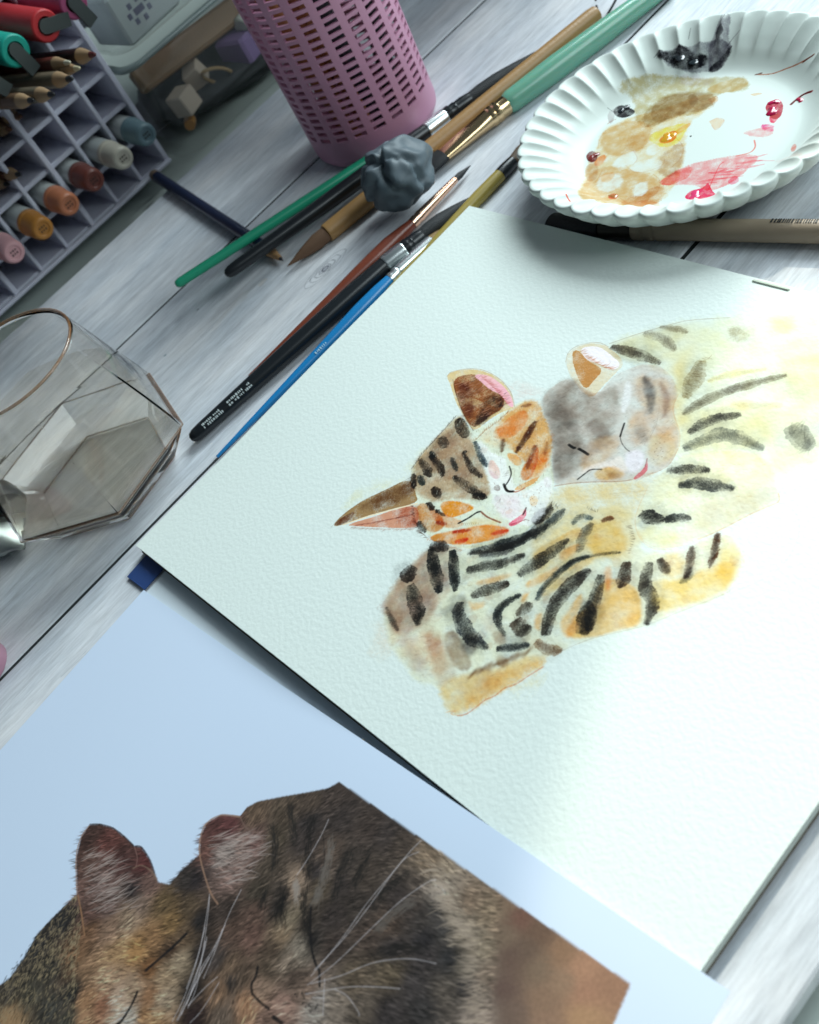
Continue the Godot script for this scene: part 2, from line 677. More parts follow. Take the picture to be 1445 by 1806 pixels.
# ------------------------------------------------------------------ the pad with the painting
func build_pad() -> void:
	var pad := thing("watercolour_pad", "thick white watercolour pad with a half-finished painting of two sleeping tabby kittens", "pad")
	var im := painted_kittens()
	var top := mat(Color.WHITE, 0.75, 0.0, 0.3)
	top.albedo_texture = tex(im)
	top.heightmap_enabled = true
	var rough := noise_image(1249, 984, 0.095, 91, 3)
	top.heightmap_texture = tex(rough)
	top.heightmap_scale = 0.0095
	var x1 := 0.2838
	var z0 := -0.2235
	var s := Shape.new()
	# the sheet lies a little wavy at its left edge
	var rows := []
	for i in 25:
		var r := PackedVector3Array()
		for j in 25:
			var x := x1 * j / 24.0
			var z := z0 * (1.0 - i / 24.0)
			r.append(Vector3(x, 0.0061 + 0.0002 * sin(z * 40.0) * exp(-x * 20.0), z))
		rows.append(r)
	s.loft(rows, false)
	for k in s.v.size():
		s.n[k] = -s.n[k] if s.n[k].y < 0.0 else s.n[k]
		s.t[k] = Vector2(s.v[k].x / x1, (s.v[k].z - z0) / -z0)
	for k in range(0, s.idx.size(), 3):
		var swap := s.idx[k + 1]
		s.idx[k + 1] = s.idx[k + 2]
		s.idx[k + 2] = swap
	put("painted_sheet", s, top, pad)
	var pages := Shape.new()
	pages.box(Vector3(x1 / 2.0, 0.0035, z0 / 2.0), Vector3(x1 - 0.0003, 0.0042, -z0 - 0.0003), 0.0001)
	var edge := mat(lin(0.70, 0.76, 0.70), 0.85)
	edge.heightmap_enabled = true
	edge.heightmap_texture = tex(noise_image(64, 256, 0.3, 8, 2))
	edge.heightmap_scale = 0.02
	edge.uv1_triplanar = true
	edge.uv1_scale = Vector3(2, 220, 2)
	put("page_block", pages, edge, pad)
	var base := Shape.new()
	base.box(Vector3(x1 / 2.0, 0.0011, z0 / 2.0), Vector3(x1 + 0.0005, 0.0007, -z0 + 0.0005), 0.0002)
	put("backing_card", base, mat(lin(0.12, 0.09, 0.06), 0.8), pad)
	var glue := Shape.new()
	glue.box(Vector3(0.1647,0.0061,-0.2218), Vector3(0.016, 0.0010, 0.0016), 0.0004)
	put("torn_glue_strip", glue, mat(lin(0.55, 0.62, 0.52), 0.8), pad)
	# a strip of the blue cover pokes out under the corner
	var tab := thing("blue_card_strip", "small dark blue strip of card poking out under the pad's left corner", "card")
	var p := Shape.new()
	var y := 0.0010
	var a := Vector3(0.0046,0.0010,0.0121)
	var b := Vector3(0.0189,0.0010,0.0116)
	var c := Vector3(0.0176,0.0010,-0.0057)
	var d := Vector3(0.0033,0.0010,-0.0057)
	var up := Vector3(0, 0.0004, 0)
	p.loft([PackedVector3Array([a, b, c, d]), PackedVector3Array([a + up, b + up, c + up, d + up])], true, false)
	p.cap(PackedVector3Array([a + up, b + up, c + up, d + up]), false)
	put("card", p, mat(lin(0.022, 0.06, 0.20), 0.5), tab)

# ------------------------------------------------------------------ the reference print and the blank sheet under it
func sheet_height(s: float, t: float) -> float:
	return 0.0012 + 0.0066 * smoothstep(0.06, 0.215, s) * (1.0 - smoothstep(0.0, 0.11, t) * 0.85)

func sheet_shape(wide: float, long: float, origin: Vector3, lifted: bool) -> Shape:
	var s := Shape.new()
	var a := Vector3(0.9982, 0, -0.06)
	var b := Vector3(0.06, 0, 0.9982)
	var rows := []
	var thick := 0.00018
	for side in 2:
		rows = []
		for i in 33:
			var r := PackedVector3Array()
			for j in 41:
				var u := wide * j / 40.0
				var w := long * i / 32.0
				var y := (sheet_height(u, w) if lifted else 0.0004) + (0.0 if side else -thick)
				r.append(origin + a * u + b * w + Vector3(0, y, 0))
			rows.append(r)
		if side:
			rows.reverse()
		s.loft(rows, false)
	for k in s.v.size():
		var q := s.v[k] - origin
		s.t[k] = Vector2(q.dot(a) / wide, q.dot(b) / long)
	return s

func build_sheets() -> void:
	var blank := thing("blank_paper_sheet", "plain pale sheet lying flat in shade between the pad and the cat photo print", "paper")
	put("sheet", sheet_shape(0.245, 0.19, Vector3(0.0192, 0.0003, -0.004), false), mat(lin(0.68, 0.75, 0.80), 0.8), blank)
	var prt := thing("photo_print", "white sheet with a printed photo of two sleeping cats, its corner curling over the pad", "print")
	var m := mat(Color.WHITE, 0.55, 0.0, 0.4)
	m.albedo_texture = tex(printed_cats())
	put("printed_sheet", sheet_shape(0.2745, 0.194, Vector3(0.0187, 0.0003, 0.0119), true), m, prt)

# ------------------------------------------------------------------ palette plate
func build_palette() -> void:
	var centre := Vector3(0.0797, 0.0, -0.2915)
	var plate := thing("porcelain_palette", "round white scalloped porcelain plate smeared with watercolours", "palette", "", centre)
	# its near edge rests on the wooden brush
	plate.position.y = 0.0024
	plate.rotation.x = -0.045
	var m := mat(Color.WHITE, 0.32, 0.0, 0.22)
	m.albedo_texture = tex(smeared_plate())
	var flutes := 42
	var seg := flutes * 16
	# [radius, height, how much fluted]
	var inside := [[0.0005, 0.0045, 0.0], [0.02, 0.0045, 0.0], [0.04, 0.0045, 0.0], [0.046, 0.0046, 0.0], [0.048, 0.0050, 0.0], [0.050, 0.0056, 0.0], [0.052, 0.0067, 0.0], [0.054, 0.0080, 0.02], [0.0555, 0.0092, 0.06], [0.057, 0.0104, 0.16], [0.0585, 0.0115, 0.34], [0.060, 0.0124, 0.52], [0.062, 0.0138, 0.72], [0.064, 0.0150, 0.86], [0.066, 0.0161, 0.95], [0.068, 0.0172, 1.0], [0.070, 0.0182, 1.0], [0.0715, 0.0188, 1.0], [0.0732, 0.0194, 1.0]]
	var outside := [[0.0742, 0.0196, 1.0], [0.0750, 0.0192, 1.0], [0.0754, 0.0182, 1.0], [0.0750, 0.0168, 1.0], [0.073, 0.0140, 0.9], [0.069, 0.0098, 0.6], [0.063, 0.0052, 0.2], [0.056, 0.0018, 0.0], [0.0525, 0.0004, 0.0], [0.050, 0.0004, 0.0], [0.048, 0.0016, 0.0], [0.002, 0.0020, 0.0]]
	var s := Shape.new()
	var rings := []
	for e in inside + outside:
		var r := PackedVector3Array()
		for k in seg:
			var a := -TAU * k / seg
			var f := 1.0 - pow(absf(2.0 * fposmod(float(k) / 16.0, 1.0) - 1.0), 2.4)
			var lip: float = e[2]
			var rr: float = e[0] + (f - 0.7) * 0.0022 * lip
			var yy: float = e[1] - (f - 0.7) * 0.0012 * lip * (1.0 if e[0] < 0.0725 else 0.35)
			r.append(Vector3(cos(a) * rr, yy, sin(a) * rr))
		rings.append(r)
	rings.reverse()
	s.loft(rings)
	for k in s.v.size():
		s.t[k] = Vector2((s.v[k].x + 0.075) / 0.15, (s.v[k].z + 0.075) / 0.15)
	put("dish", s, m, plate)
	# beads of wet paint that stand up from the glaze
	var beads := [[Vector3(0.0255,0.0046,-0.0241), 0.0030, 0.55, Color(0.42, 0.01, 0.06)], [Vector3(0.0226,0.0046,-0.0303), 0.0022, 0.5, Color(0.50, 0.01, 0.08)], [Vector3(-0.0370,0.0046,0.0243), 0.0026, 0.6, Color(0.22, 0.035, 0.03)], [Vector3(-0.0107,0.0045,0.0034), 0.0030, 0.35, Color(0.62, 0.30, 0.02)], [Vector3(-0.0097,0.0045,0.0006), 0.0020, 0.35, Color(0.66, 0.33, 0.02)], [Vector3(-0.0466,0.0051,-0.0110), 0.0026, 0.4, Color(0.02, 0.025, 0.03)], [Vector3(-0.0077,0.0049,0.0466), 0.0020, 0.4, Color(0.42, 0.16, 0.05)], [Vector3(0.0276,0.0046,0.0360), 0.0030, 0.3, Color(0.72, 0.05, 0.16)], [Vector3(0.0333,0.0049,-0.0335), 0.0018, 0.5, Color(0.40, 0.02, 0.06)], [Vector3(-0.0379,0.0117,-0.0452), 0.0034, 0.25, Color(0.02, 0.025, 0.03)], [Vector3(-0.0300,0.0093,-0.0469), 0.0028, 0.25, Color(0.02, 0.03, 0.035)]]
	for e in beads:
		var q := Shape.new()
		var at: Vector3 = e[0]
		var R: float = e[1]
		var rr := []
		for i in 7:
			var f := i / 6.0
			var ring := PackedVector3Array()
			for k in 16:
				var a := -TAU * k / 16.0
				var w := R * cos(f * PI / 2.0) * (1.0 + 0.34 * sin(a * 2.0 + R * 4000.0) + 0.2 * sin(a * 3.0 + R * 9000.0)) + 0.00002
				ring.append(Vector3(at.x + cos(a) * w, at.y - 0.0002 + R * e[2] * 0.6 * sin(f * PI / 2.0), at.z + sin(a) * w))
			rr.append(ring)
		q.loft(rr)
		var pm := mat(Color(e[3].r, e[3].g, e[3].b).linear_to_srgb(), 0.12)
		put("paint_bead", q, pm, plate)

# ------------------------------------------------------------------ marker rack
const RX := -0.2625
const RZ := -0.2035
const CELL := 0.0215

func marker_mesh_parts(o: Node3D, cap_color: Color, body: Material) -> void:
	# lies along x: the cap's end looks at +x
	var s := Shape.new()
	s.turned(Vector3(-0.085, 0, 0), Vector3(0, 0, 0), [[0.0, 0.0070], [0.064, 0.0076], [0.0665, 0.0077]], 24, true, true)
	put("barrel", s, body, o)
	var c := Shape.new()
	c.turned(Vector3(-0.0184, 0, 0), Vector3(0, 0, 0), [[0.0, 0.0079], [0.003, 0.0079], [-1], [0.0034, 0.0074], [-1], [0.0155, 0.0070], [0.0178, 0.0064], [0.0184, 0.0055], [-1], [0.0184, 0.0042], [-1], [0.0176, 0.0036]], 24, true, true)
	put("cap", c, mat(cap_color, 0.45), o)
	var t := Shape.new()
	for row in 2:
		for k in 3:
			t.box(Vector3(-0.00072, 0.0010 - row * 0.0021, -0.0016 + k * 0.0016), Vector3(0.0002, 0.0013 if (row + k) % 2 else 0.0010, 0.0010), 0.00005)
	put("printed_code", t, mat(cap_color * Color(0.35, 0.33, 0.32), 0.6), o)

func build_rack() -> void:
	var rack := thing("marker_rack", "pale lilac plastic rack of square pigeonholes holding markers and pencils", "rack")
	var pl := mat(lin(0.64, 0.65, 0.75), 0.45)
	var columns := 11
	var high := 9
	var deep := 0.10
	for k in columns:
		var z := RZ + CELL * k
		var major := k % 3 == 0
		var s := Shape.new()
		s.box(Vector3(RX - deep / 2.0 + (0.0010 if major else 0.0), CELL * high / 2.0 + 0.0005, z), Vector3(deep, CELL * high + 0.0018, 0.0032 if major else 0.0024), 0.0004)
		put("divider", s, pl, rack)
	for j in high + 1:
		var s := Shape.new()
		s.box(Vector3(RX - deep / 2.0 - 0.0015, 0.0009 + CELL * j, RZ + CELL * (columns - 1) / 2.0), Vector3(deep - 0.003, 0.0030, CELL * (columns - 1) - 0.0006), 0.0004)
		put("shelf", s, pl, rack)
	var lip := Shape.new()
	lip.box(Vector3(RX + 0.0020, 0.0014, RZ + CELL * (columns - 1) / 2.0), Vector3(0.004, 0.0026, CELL * (columns - 1) + 0.003), 0.0008)
	put("base_lip", lip, pl, rack)
	var back := Shape.new()
	back.box(Vector3(RX - deep - 0.001, CELL * high / 2.0, RZ + CELL * (columns - 1) / 2.0), Vector3(0.002, CELL * high - 0.001, CELL * (columns - 1) + 0.002), 0.0004)
	put("back_panel", back, pl, rack)

	var body := mat(lin(0.46, 0.49, 0.47), 0.35)
	var caps := [[0, Color(0.40, 0.50, 0.53), "grey-blue"], [1, Color(0.72, 0.70, 0.64), "cream"], [2, Color(0.40, 0.20, 0.16), "chestnut brown"], [3, Color(0.68, 0.42, 0.29), "terracotta orange"], [4, Color(0.66, 0.44, 0.17), "ochre yellow"], [5, Color(0.79, 0.60, 0.61), "rose pink"], [6, Color(0.72, 0.50, 0.47), "salmon"]]
	for e in caps:
		var o := thing("marker", "white marker with %s cap in the rack's second row of holes" % e[2], "marker", "markers with coloured caps in the rack")
		marker_mesh_parts(o, e[1], body)
		o.position = Vector3(RX + 0.0235 + [0.001, 0.004, 0.0, 0.002, 0.003, 0.001, 0.0][e[0]], CELL + 0.0026 + 0.0080, RZ + CELL * (e[0] + 0.5))
		o.rotation = Vector3(0, 0.0, -0.03)

	# thick highlighters in the upper row, their clips grey
	var lights := [[-0.150, Color(0.0, 0.60, 0.53), "teal", 0.30], [-0.1715, Color(0.72, 0.16, 0.18), "coral red", 1.35], [-0.1915, Color(0.60, 0.27, 0.42), "mauve pink", 0.35], [-0.1290, Color(0.02, 0.02, 0.03), "black", 0.5]]
	for e in lights:
		var o := thing("highlighter", "fat %s highlighter with grey pocket clip lying in the top row of the rack" % e[2], "highlighter", "fat highlighters in the rack")
		var s := Shape.new()
		s.turned(Vector3(-0.075, 0, 0), Vector3.ZERO, [[0.0, 0.0084], [0.040, 0.0084], [0.0735, 0.0084], [0.0747, 0.0080], [0.075, 0.0074], [-1], [0.075, 0.0048], [-1], [0.0720, 0.0046]], 28)
		put("cap", s, mat(e[1], 0.5), o)
		var b := Shape.new()
		b.turned(Vector3(-0.105, 0, 0), Vector3(-0.07, 0, 0), [[0.0, 0.0094], [0.032, 0.0094], [0.0335, 0.0088]], 24)
		put("barrel", b, mat(lin(0.012, 0.014, 0.018), 0.45), o)
		var c := Shape.new()
		var rot := Basis(Vector3(1, 0, 0), e[3] - 0.1)
		var rim := PackedVector3Array()
		var rim2 := PackedVector3Array()
		for k in 13:
			var a := PI * k / 12.0
			var q := Vector2(cos(a) * 0.0036, sin(a) * 0.0036 + 0.0008)
			rim.append(rot * Vector3(-0.001, q.y, -q.x))
		rim.append(rot * Vector3(-0.001, -0.0138, 0.0036))
		rim.append(rot * Vector3(-0.001, -0.0138, -0.0036))
		for q in rim:
			rim2.append(q + Vector3(0.0024, 0, 0))
		c.loft([rim, rim2], true, false)
		c.cap(rim2, false)
		c.cap(rim, true)
		put("clip", c, mat(lin(0.05, 0.062, 0.06), 0.45), o)
		o.position = Vector3(-0.216, CELL * 5 + 0.0117, e[0])
		o.rotation = Vector3(0, 0.05, -0.05)

	# pencils whose ends stick out of the holes
	var wood := mat(lin(0.30, 0.19, 0.10), 0.6)
	var pencils := [[Vector3(-0.1807,0.1050,-0.1727), 0.0042, Color(0.10, 0.015, 0.025), Color(0.30, 0.02, 0.03), "dark red pencil with sharpened red point", 0.2], [Vector3(-0.1752,0.1050,-0.1408), 0.0040, Color(0.34, 0.30, 0.24), Color(0.02, 0.02, 0.02), "natural wood pencil with black lead, left of the others below the teal highlighter", 0.0], [Vector3(-0.1751,0.1050,-0.1533), 0.0042, Color(0.40, 0.35, 0.28), Color(0.02, 0.02, 0.025), "pale olive pencil with black lead under the coral highlighter", 0.0], [Vector3(-0.1870,0.1050,-0.1337), 0.0040, Color(0.36, 0.26, 0.17), Color(0.02, 0.02, 0.02), "brown pencil with black lead tucked under the teal highlighter", 0.0], [Vector3(-0.1861,0.1080,-0.1609), 0.0036, Color(0.34, 0.12, 0.07), Color(0.72, 0.70, 0.62), "brown pencil with worn white point under the coral highlighter", 0.1], [Vector3(-0.1800,0.1050,-0.1614), 0.0036, Color(0.36, 0.30, 0.20), Color(0.72, 0.68, 0.55), "tan pencil with cream point beside the worn white one", 0.1], [Vector3(-0.2562,0.0800,-0.1419), 0.0048, Color(0.30, 0.17, 0.09), Color(0.30, 0.17, 0.09), "thick brown wooden stick at the rack's left, upper one of two", 0.3], [Vector3(-0.2651,0.0750,-0.1351), 0.0042, Color(0.38, 0.25, 0.16), Color(0.38, 0.25, 0.16), "light brown wooden stick at the rack's left, lower one of two", 0.3], [Vector3(-0.2503,0.0580,-0.1195), 0.0040, Color(0.34, 0.20, 0.12), Color(0.03, 0.02, 0.02), "brown pencil with dark point in the lower left holes, upper one", 0.3], [Vector3(-0.2644,0.0530,-0.1136), 0.0040, Color(0.45, 0.26, 0.12), Color(0.03, 0.02, 0.02), "orange-brown pencil with dark point in the lower left holes, lower one", 0.3]]
	for e in pencils:
		var o := thing("rack_pencil", e[4], "pencil", "pencils in the rack")
		var tip: Vector3 = e[0]
		var dir := Vector3(-1, -0.10 - 0.05 * e[5], 0.06).normalized()
		var r: float = e[1]
		var s := Shape.new()
		s.turned(tip + dir * 0.10, tip + dir * 0.016, [[0.0, r], [0.084, r]], 6)
		put("shaft", s, mat(e[2], 0.5), o)
		var c := Shape.new()
		c.turned(tip + dir * 0.016, tip, [[0.0, r], [0.011, r * 0.42]], 12)
		put("sharpened_wood", c, wood, o)
		var l := Shape.new()
		l.turned(tip + dir * 0.0052, tip, [[0.0, r * 0.42], [0.0045, r * 0.25], [0.0052, 0.0002]], 10)
		put("lead", l, mat(e[3], 0.5), o)

# ------------------------------------------------------------------ clear boxes behind the rack
func rounded(c: Vector3, sx: float, sz: float, r: float, y: float) -> PackedVector3Array:
	var out := PackedVector3Array()
	for q in [[1, 1], [1, -1], [-1, -1], [-1, 1]]:
		for k in 6:
			var a := k / 5.0 * PI / 2.0
			var base: float = atan2(q[1], q[0]) + PI / 4.0
			var ang := base - a
			out.append(Vector3(c.x + q[0] * (sx / 2 - r) + cos(ang) * r, y, c.z + q[1] * (sz / 2 - r) + sin(ang) * r))
	return out

func tray(o: Node3D, c: Vector3, sx: float, sz: float, y0: float, y1: float, m: Material, rim: Material) -> void:
	var s := Shape.new()
	var r := 0.012
	var t := 0.0013
	s.loft([rounded(c, sx - 0.016, sz - 0.016, r, y0), rounded(c, sx - 0.006, sz - 0.006, r, y0 + 0.003), rounded(c, sx - 0.003, sz - 0.003, r, y0 + 0.008), rounded(c, sx, sz, r, y1)])
	s.cap(rounded(c, sx - 0.016, sz - 0.016, r, y0), true)
	put("clear_wall", s, m, o)
	var e := Shape.new()
	e.loft([rounded(c, sx, sz, r, y1 - 0.0026), rounded(c, sx + 0.005, sz + 0.005, r, y1 - 0.002), rounded(c, sx + 0.006, sz + 0.006, r, y1), rounded(c, sx + 0.002, sz + 0.002, r, y1 + 0.001), rounded(c, sx - 0.004, sz - 0.004, r, y1)])
	put("rim", e, rim, o)

func pane(c: Color, a: float, rough := 0.08) -> StandardMaterial3D:
	var m := mat(Color(c.r, c.g, c.b, a), rough)
	m.transparency = BaseMaterial3D.TRANSPARENCY_ALPHA
	return m

func build_bins() -> void:
	var c := Vector3(-0.318, 0, -0.300)
	var low := thing("clear_storage_box", "lower clear plastic box of wooden odds and ends, behind the marker rack", "box")
	var wall := pane(Color(0.75, 0.85, 0.82), 0.02, 0.05)
	var rim := mat(lin(0.20, 0.25, 0.24), 0.3)
	tray(low, c, 0.120, 0.176, -0.0100, 0.060, wall, rim)
	var high := thing("clear_storage_tray", "upper clear plastic tray holding a white carton and a black ink jar", "tray")
	tray(high, c + Vector3(-0.004, 0, 0), 0.116, 0.172, 0.062, 0.190, wall, mat(lin(0.30, 0.34, 0.32), 0.3))

	var stick := thing("wooden_stick", "flat brown wooden bar lying in the lower clear box", "wood")
	var s := Shape.new()
	var a := Vector3(-0.286, 0.041, -0.222)
	var b := Vector3(-0.286, 0.031, -0.365)
	s.box((a + b) / 2.0, Vector3(0.010, 0.016, 0.14), 0.002, Basis(Vector3(0, 0, 1), 0.5) * Basis(Vector3(1, 0, 0), -0.06))
	put("bar", s, with_grain(mat(lin(0.20, 0.12, 0.055), 0.6), 0.08, 0.02, 30.0), stick)
	var cubes := [[Vector3(-0.275, 0.0170, -0.2402), 0.0145, 0.3, "pale wooden cube at the bottom of the lower clear box, nearer one"], [Vector3(-0.285, 0.0206, -0.2609), 0.0130, 0.9, "pale wooden cube behind the other one in the lower clear box"]]
	for e in cubes:
		var o := thing("wooden_cube", e[3], "cube", "wooden cubes in the clear box")
		var q := Shape.new()
		q.box(Vector3.ZERO, Vector3.ONE * e[1], 0.0008, Basis(Vector3(0.3, 1, 0.2).normalized(), e[2]))
		put("cube", q, mat(lin(0.48, 0.40, 0.31), 0.6), o)
		o.position = e[0]
	var purple := thing("purple_eraser", "purple block eraser in the lower clear box beside the pink cup", "eraser")
	var pq := Shape.new()
	pq.box(Vector3(-0.283, 0.017, -0.305), Vector3(0.026, 0.018, 0.036), 0.002, Basis(Vector3.UP, 0.3))
	put("block", pq, mat(lin(0.20, 0.13, 0.28), 0.6), purple)
	var white := thing("white_tube", "short white plastic tube in the lower clear box beside the pink cup", "tube")
	var wq := Shape.new()
	wq.turned(Vector3(-0.274, 0.026, -0.302), Vector3(-0.282, 0.030, -0.352), [[0.0, 0.007], [0.001, 0.009], [0.05, 0.009]], 20)
	put("tube", wq, mat(lin(0.62, 0.66, 0.58), 0.5), white)
	var orange := thing("orange_cap", "tiny orange cap lying under the pale cubes in the lower clear box", "cap")
	var oq := Shape.new()
	oq.turned(Vector3(-0.278, 0.004, -0.238), Vector3(-0.270, 0.004, -0.232), [[0.0, 0.004], [0.008, 0.0035]], 14)
	put("cap", oq, mat(lin(0.42, 0.20, 0.05), 0.5), orange)
	var band := thing("rubber_band", "tan rubber band loop in the lower clear box", "rubber band")
	var path := []
	for k in 15:
		var f := PI * 1.3 * k / 14.0
		path.append(Vector3(-0.274 - 0.004 * cos(f), 0.008 + 0.016 * sin(f * 0.7), -0.270 + 0.010 * sin(f)))
	var bq := Shape.new()
	bq.tube(path, 0.0012)
	put("band", bq, mat(lin(0.30, 0.20, 0.09), 0.6), band)
	var dark := thing("dark_pouch", "dark crumpled cloth pouch filling the back of the lower clear box", "pouch")
	put("cloth", blob(Vector3(-0.318, 0.004, -0.300), Vector3(0.054, 0.013, 0.082), 3, 0.25), mat(lin(0.03, 0.032, 0.034), 0.8), dark)

	var box := thing("white_carton", "small white carton with a printed emblem in the upper clear tray", "carton")
	var k := Shape.new()
	k.box(Vector3.ZERO, Vector3(0.038, 0.030, 0.046), 0.0015)
	put("carton", k, mat(lin(0.36, 0.41, 0.40), 0.7), box)
	var mark := Shape.new()
	for q in 7:
		var ang := TAU * q / 7.0
		mark.box(Vector3(0.0191, -0.001 + sin(ang) * 0.006, 0.006 + cos(ang) * 0.008), Vector3(0.0003, 0.0034, 0.003), 0.0001)
	mark.box(Vector3(0.0191, -0.001, 0.006), Vector3(0.0003, 0.004, 0.008), 0.0001)
	put("printed_emblem", mark, mat(lin(0.10, 0.11, 0.16), 0.7), box)
	var line := Shape.new()
	line.box(Vector3(0.002, 0.0151, 0.002), Vector3(0.003, 0.0003, 0.032), 0.0001)
	put("printed_line", line, mat(lin(0.12, 0.13, 0.14), 0.7), box)
	box.position = Vector3(-0.288, 0.080, -0.248)
	box.rotation.y = 0.10
	var jar := thing("ink_jar", "glossy black round ink jar in the upper clear tray", "jar")
	var j := Shape.new()
	j.turned(Vector3(-0.298, 0.064, -0.300), Vector3(-0.298, 0.110, -0.300), [[0.0, 0.014], [0.003, 0.0195], [0.014, 0.0235], [0.026, 0.0205], [0.031, 0.013], [-1], [0.032, 0.0155], [0.042, 0.0155], [0.044, 0.0140]], 32)
	put("jar", j, mat(lin(0.006, 0.008, 0.014), 0.12), jar)
	var drk := thing("dark_fabric_roll", "dark folded fabric behind the carton in the upper clear tray", "fabric")
	put("fabric", blob(Vector3(-0.338, 0.122, -0.285), Vector3(0.032, 0.064, 0.076), 8, 0.2), mat(lin(0.035, 0.045, 0.045), 0.85), drk)

# a storage box just past the picture's top edge; it stands between the window and the far left of the table
func build_shade_box() -> void:
	var o := thing("storage_box", "dark grey lidded storage box standing behind the pink cup, past the picture's top edge", "storage box")
	var m := mat(lin(0.05, 0.055, 0.06), 0.7)
	var s := Shape.new()
	s.box(Vector3(-0.325, 0.146, -0.54), Vector3(0.25, 0.290, 0.13), 0.004)
	put("box", s, m, o)
	var l := Shape.new()
	l.box(Vector3(-0.325, 0.306, -0.54), Vector3(0.258, 0.030, 0.138), 0.004)
	put("lid", l, m, o)
	var p := thing("pencil_tin", "squat dark tin beside the grey storage box, past the picture's top edge", "tin")
	var t := Shape.new()
	t.box(Vector3(-0.158, 0.121, -0.545), Vector3(0.068, 0.240, 0.10), 0.004)
	put("tin", t, m, p)

func blob(at: Vector3, size: Vector3, sd: int, amount: float, rows := 24, seg := 36) -> Shape:
	var f := FastNoiseLite.new()
	f.seed = sd
	f.frequency = 0.9
	f.fractal_octaves = 2
	var s := Shape.new()
	var rings := []
	for i in rows + 1:
		var la := -PI / 2.0 + PI * i / rows
		var r := PackedVector3Array()
		for j in seg:
			var lo := -TAU * j / seg
			var d := Vector3(cos(la) * cos(lo), sin(la), cos(la) * sin(lo))
			var k := 1.0 + amount * f.get_noise_3dv(d * 1.6) - amount * 0.9 * maxf(0.0, 0.18 - absf(f.get_noise_3dv(d * 1.1 + Vector3(5, 2, 1)))) * 3.0
			r.append(at + d * size * k)
		rings.append(r)
	s.loft(rings)
	return s

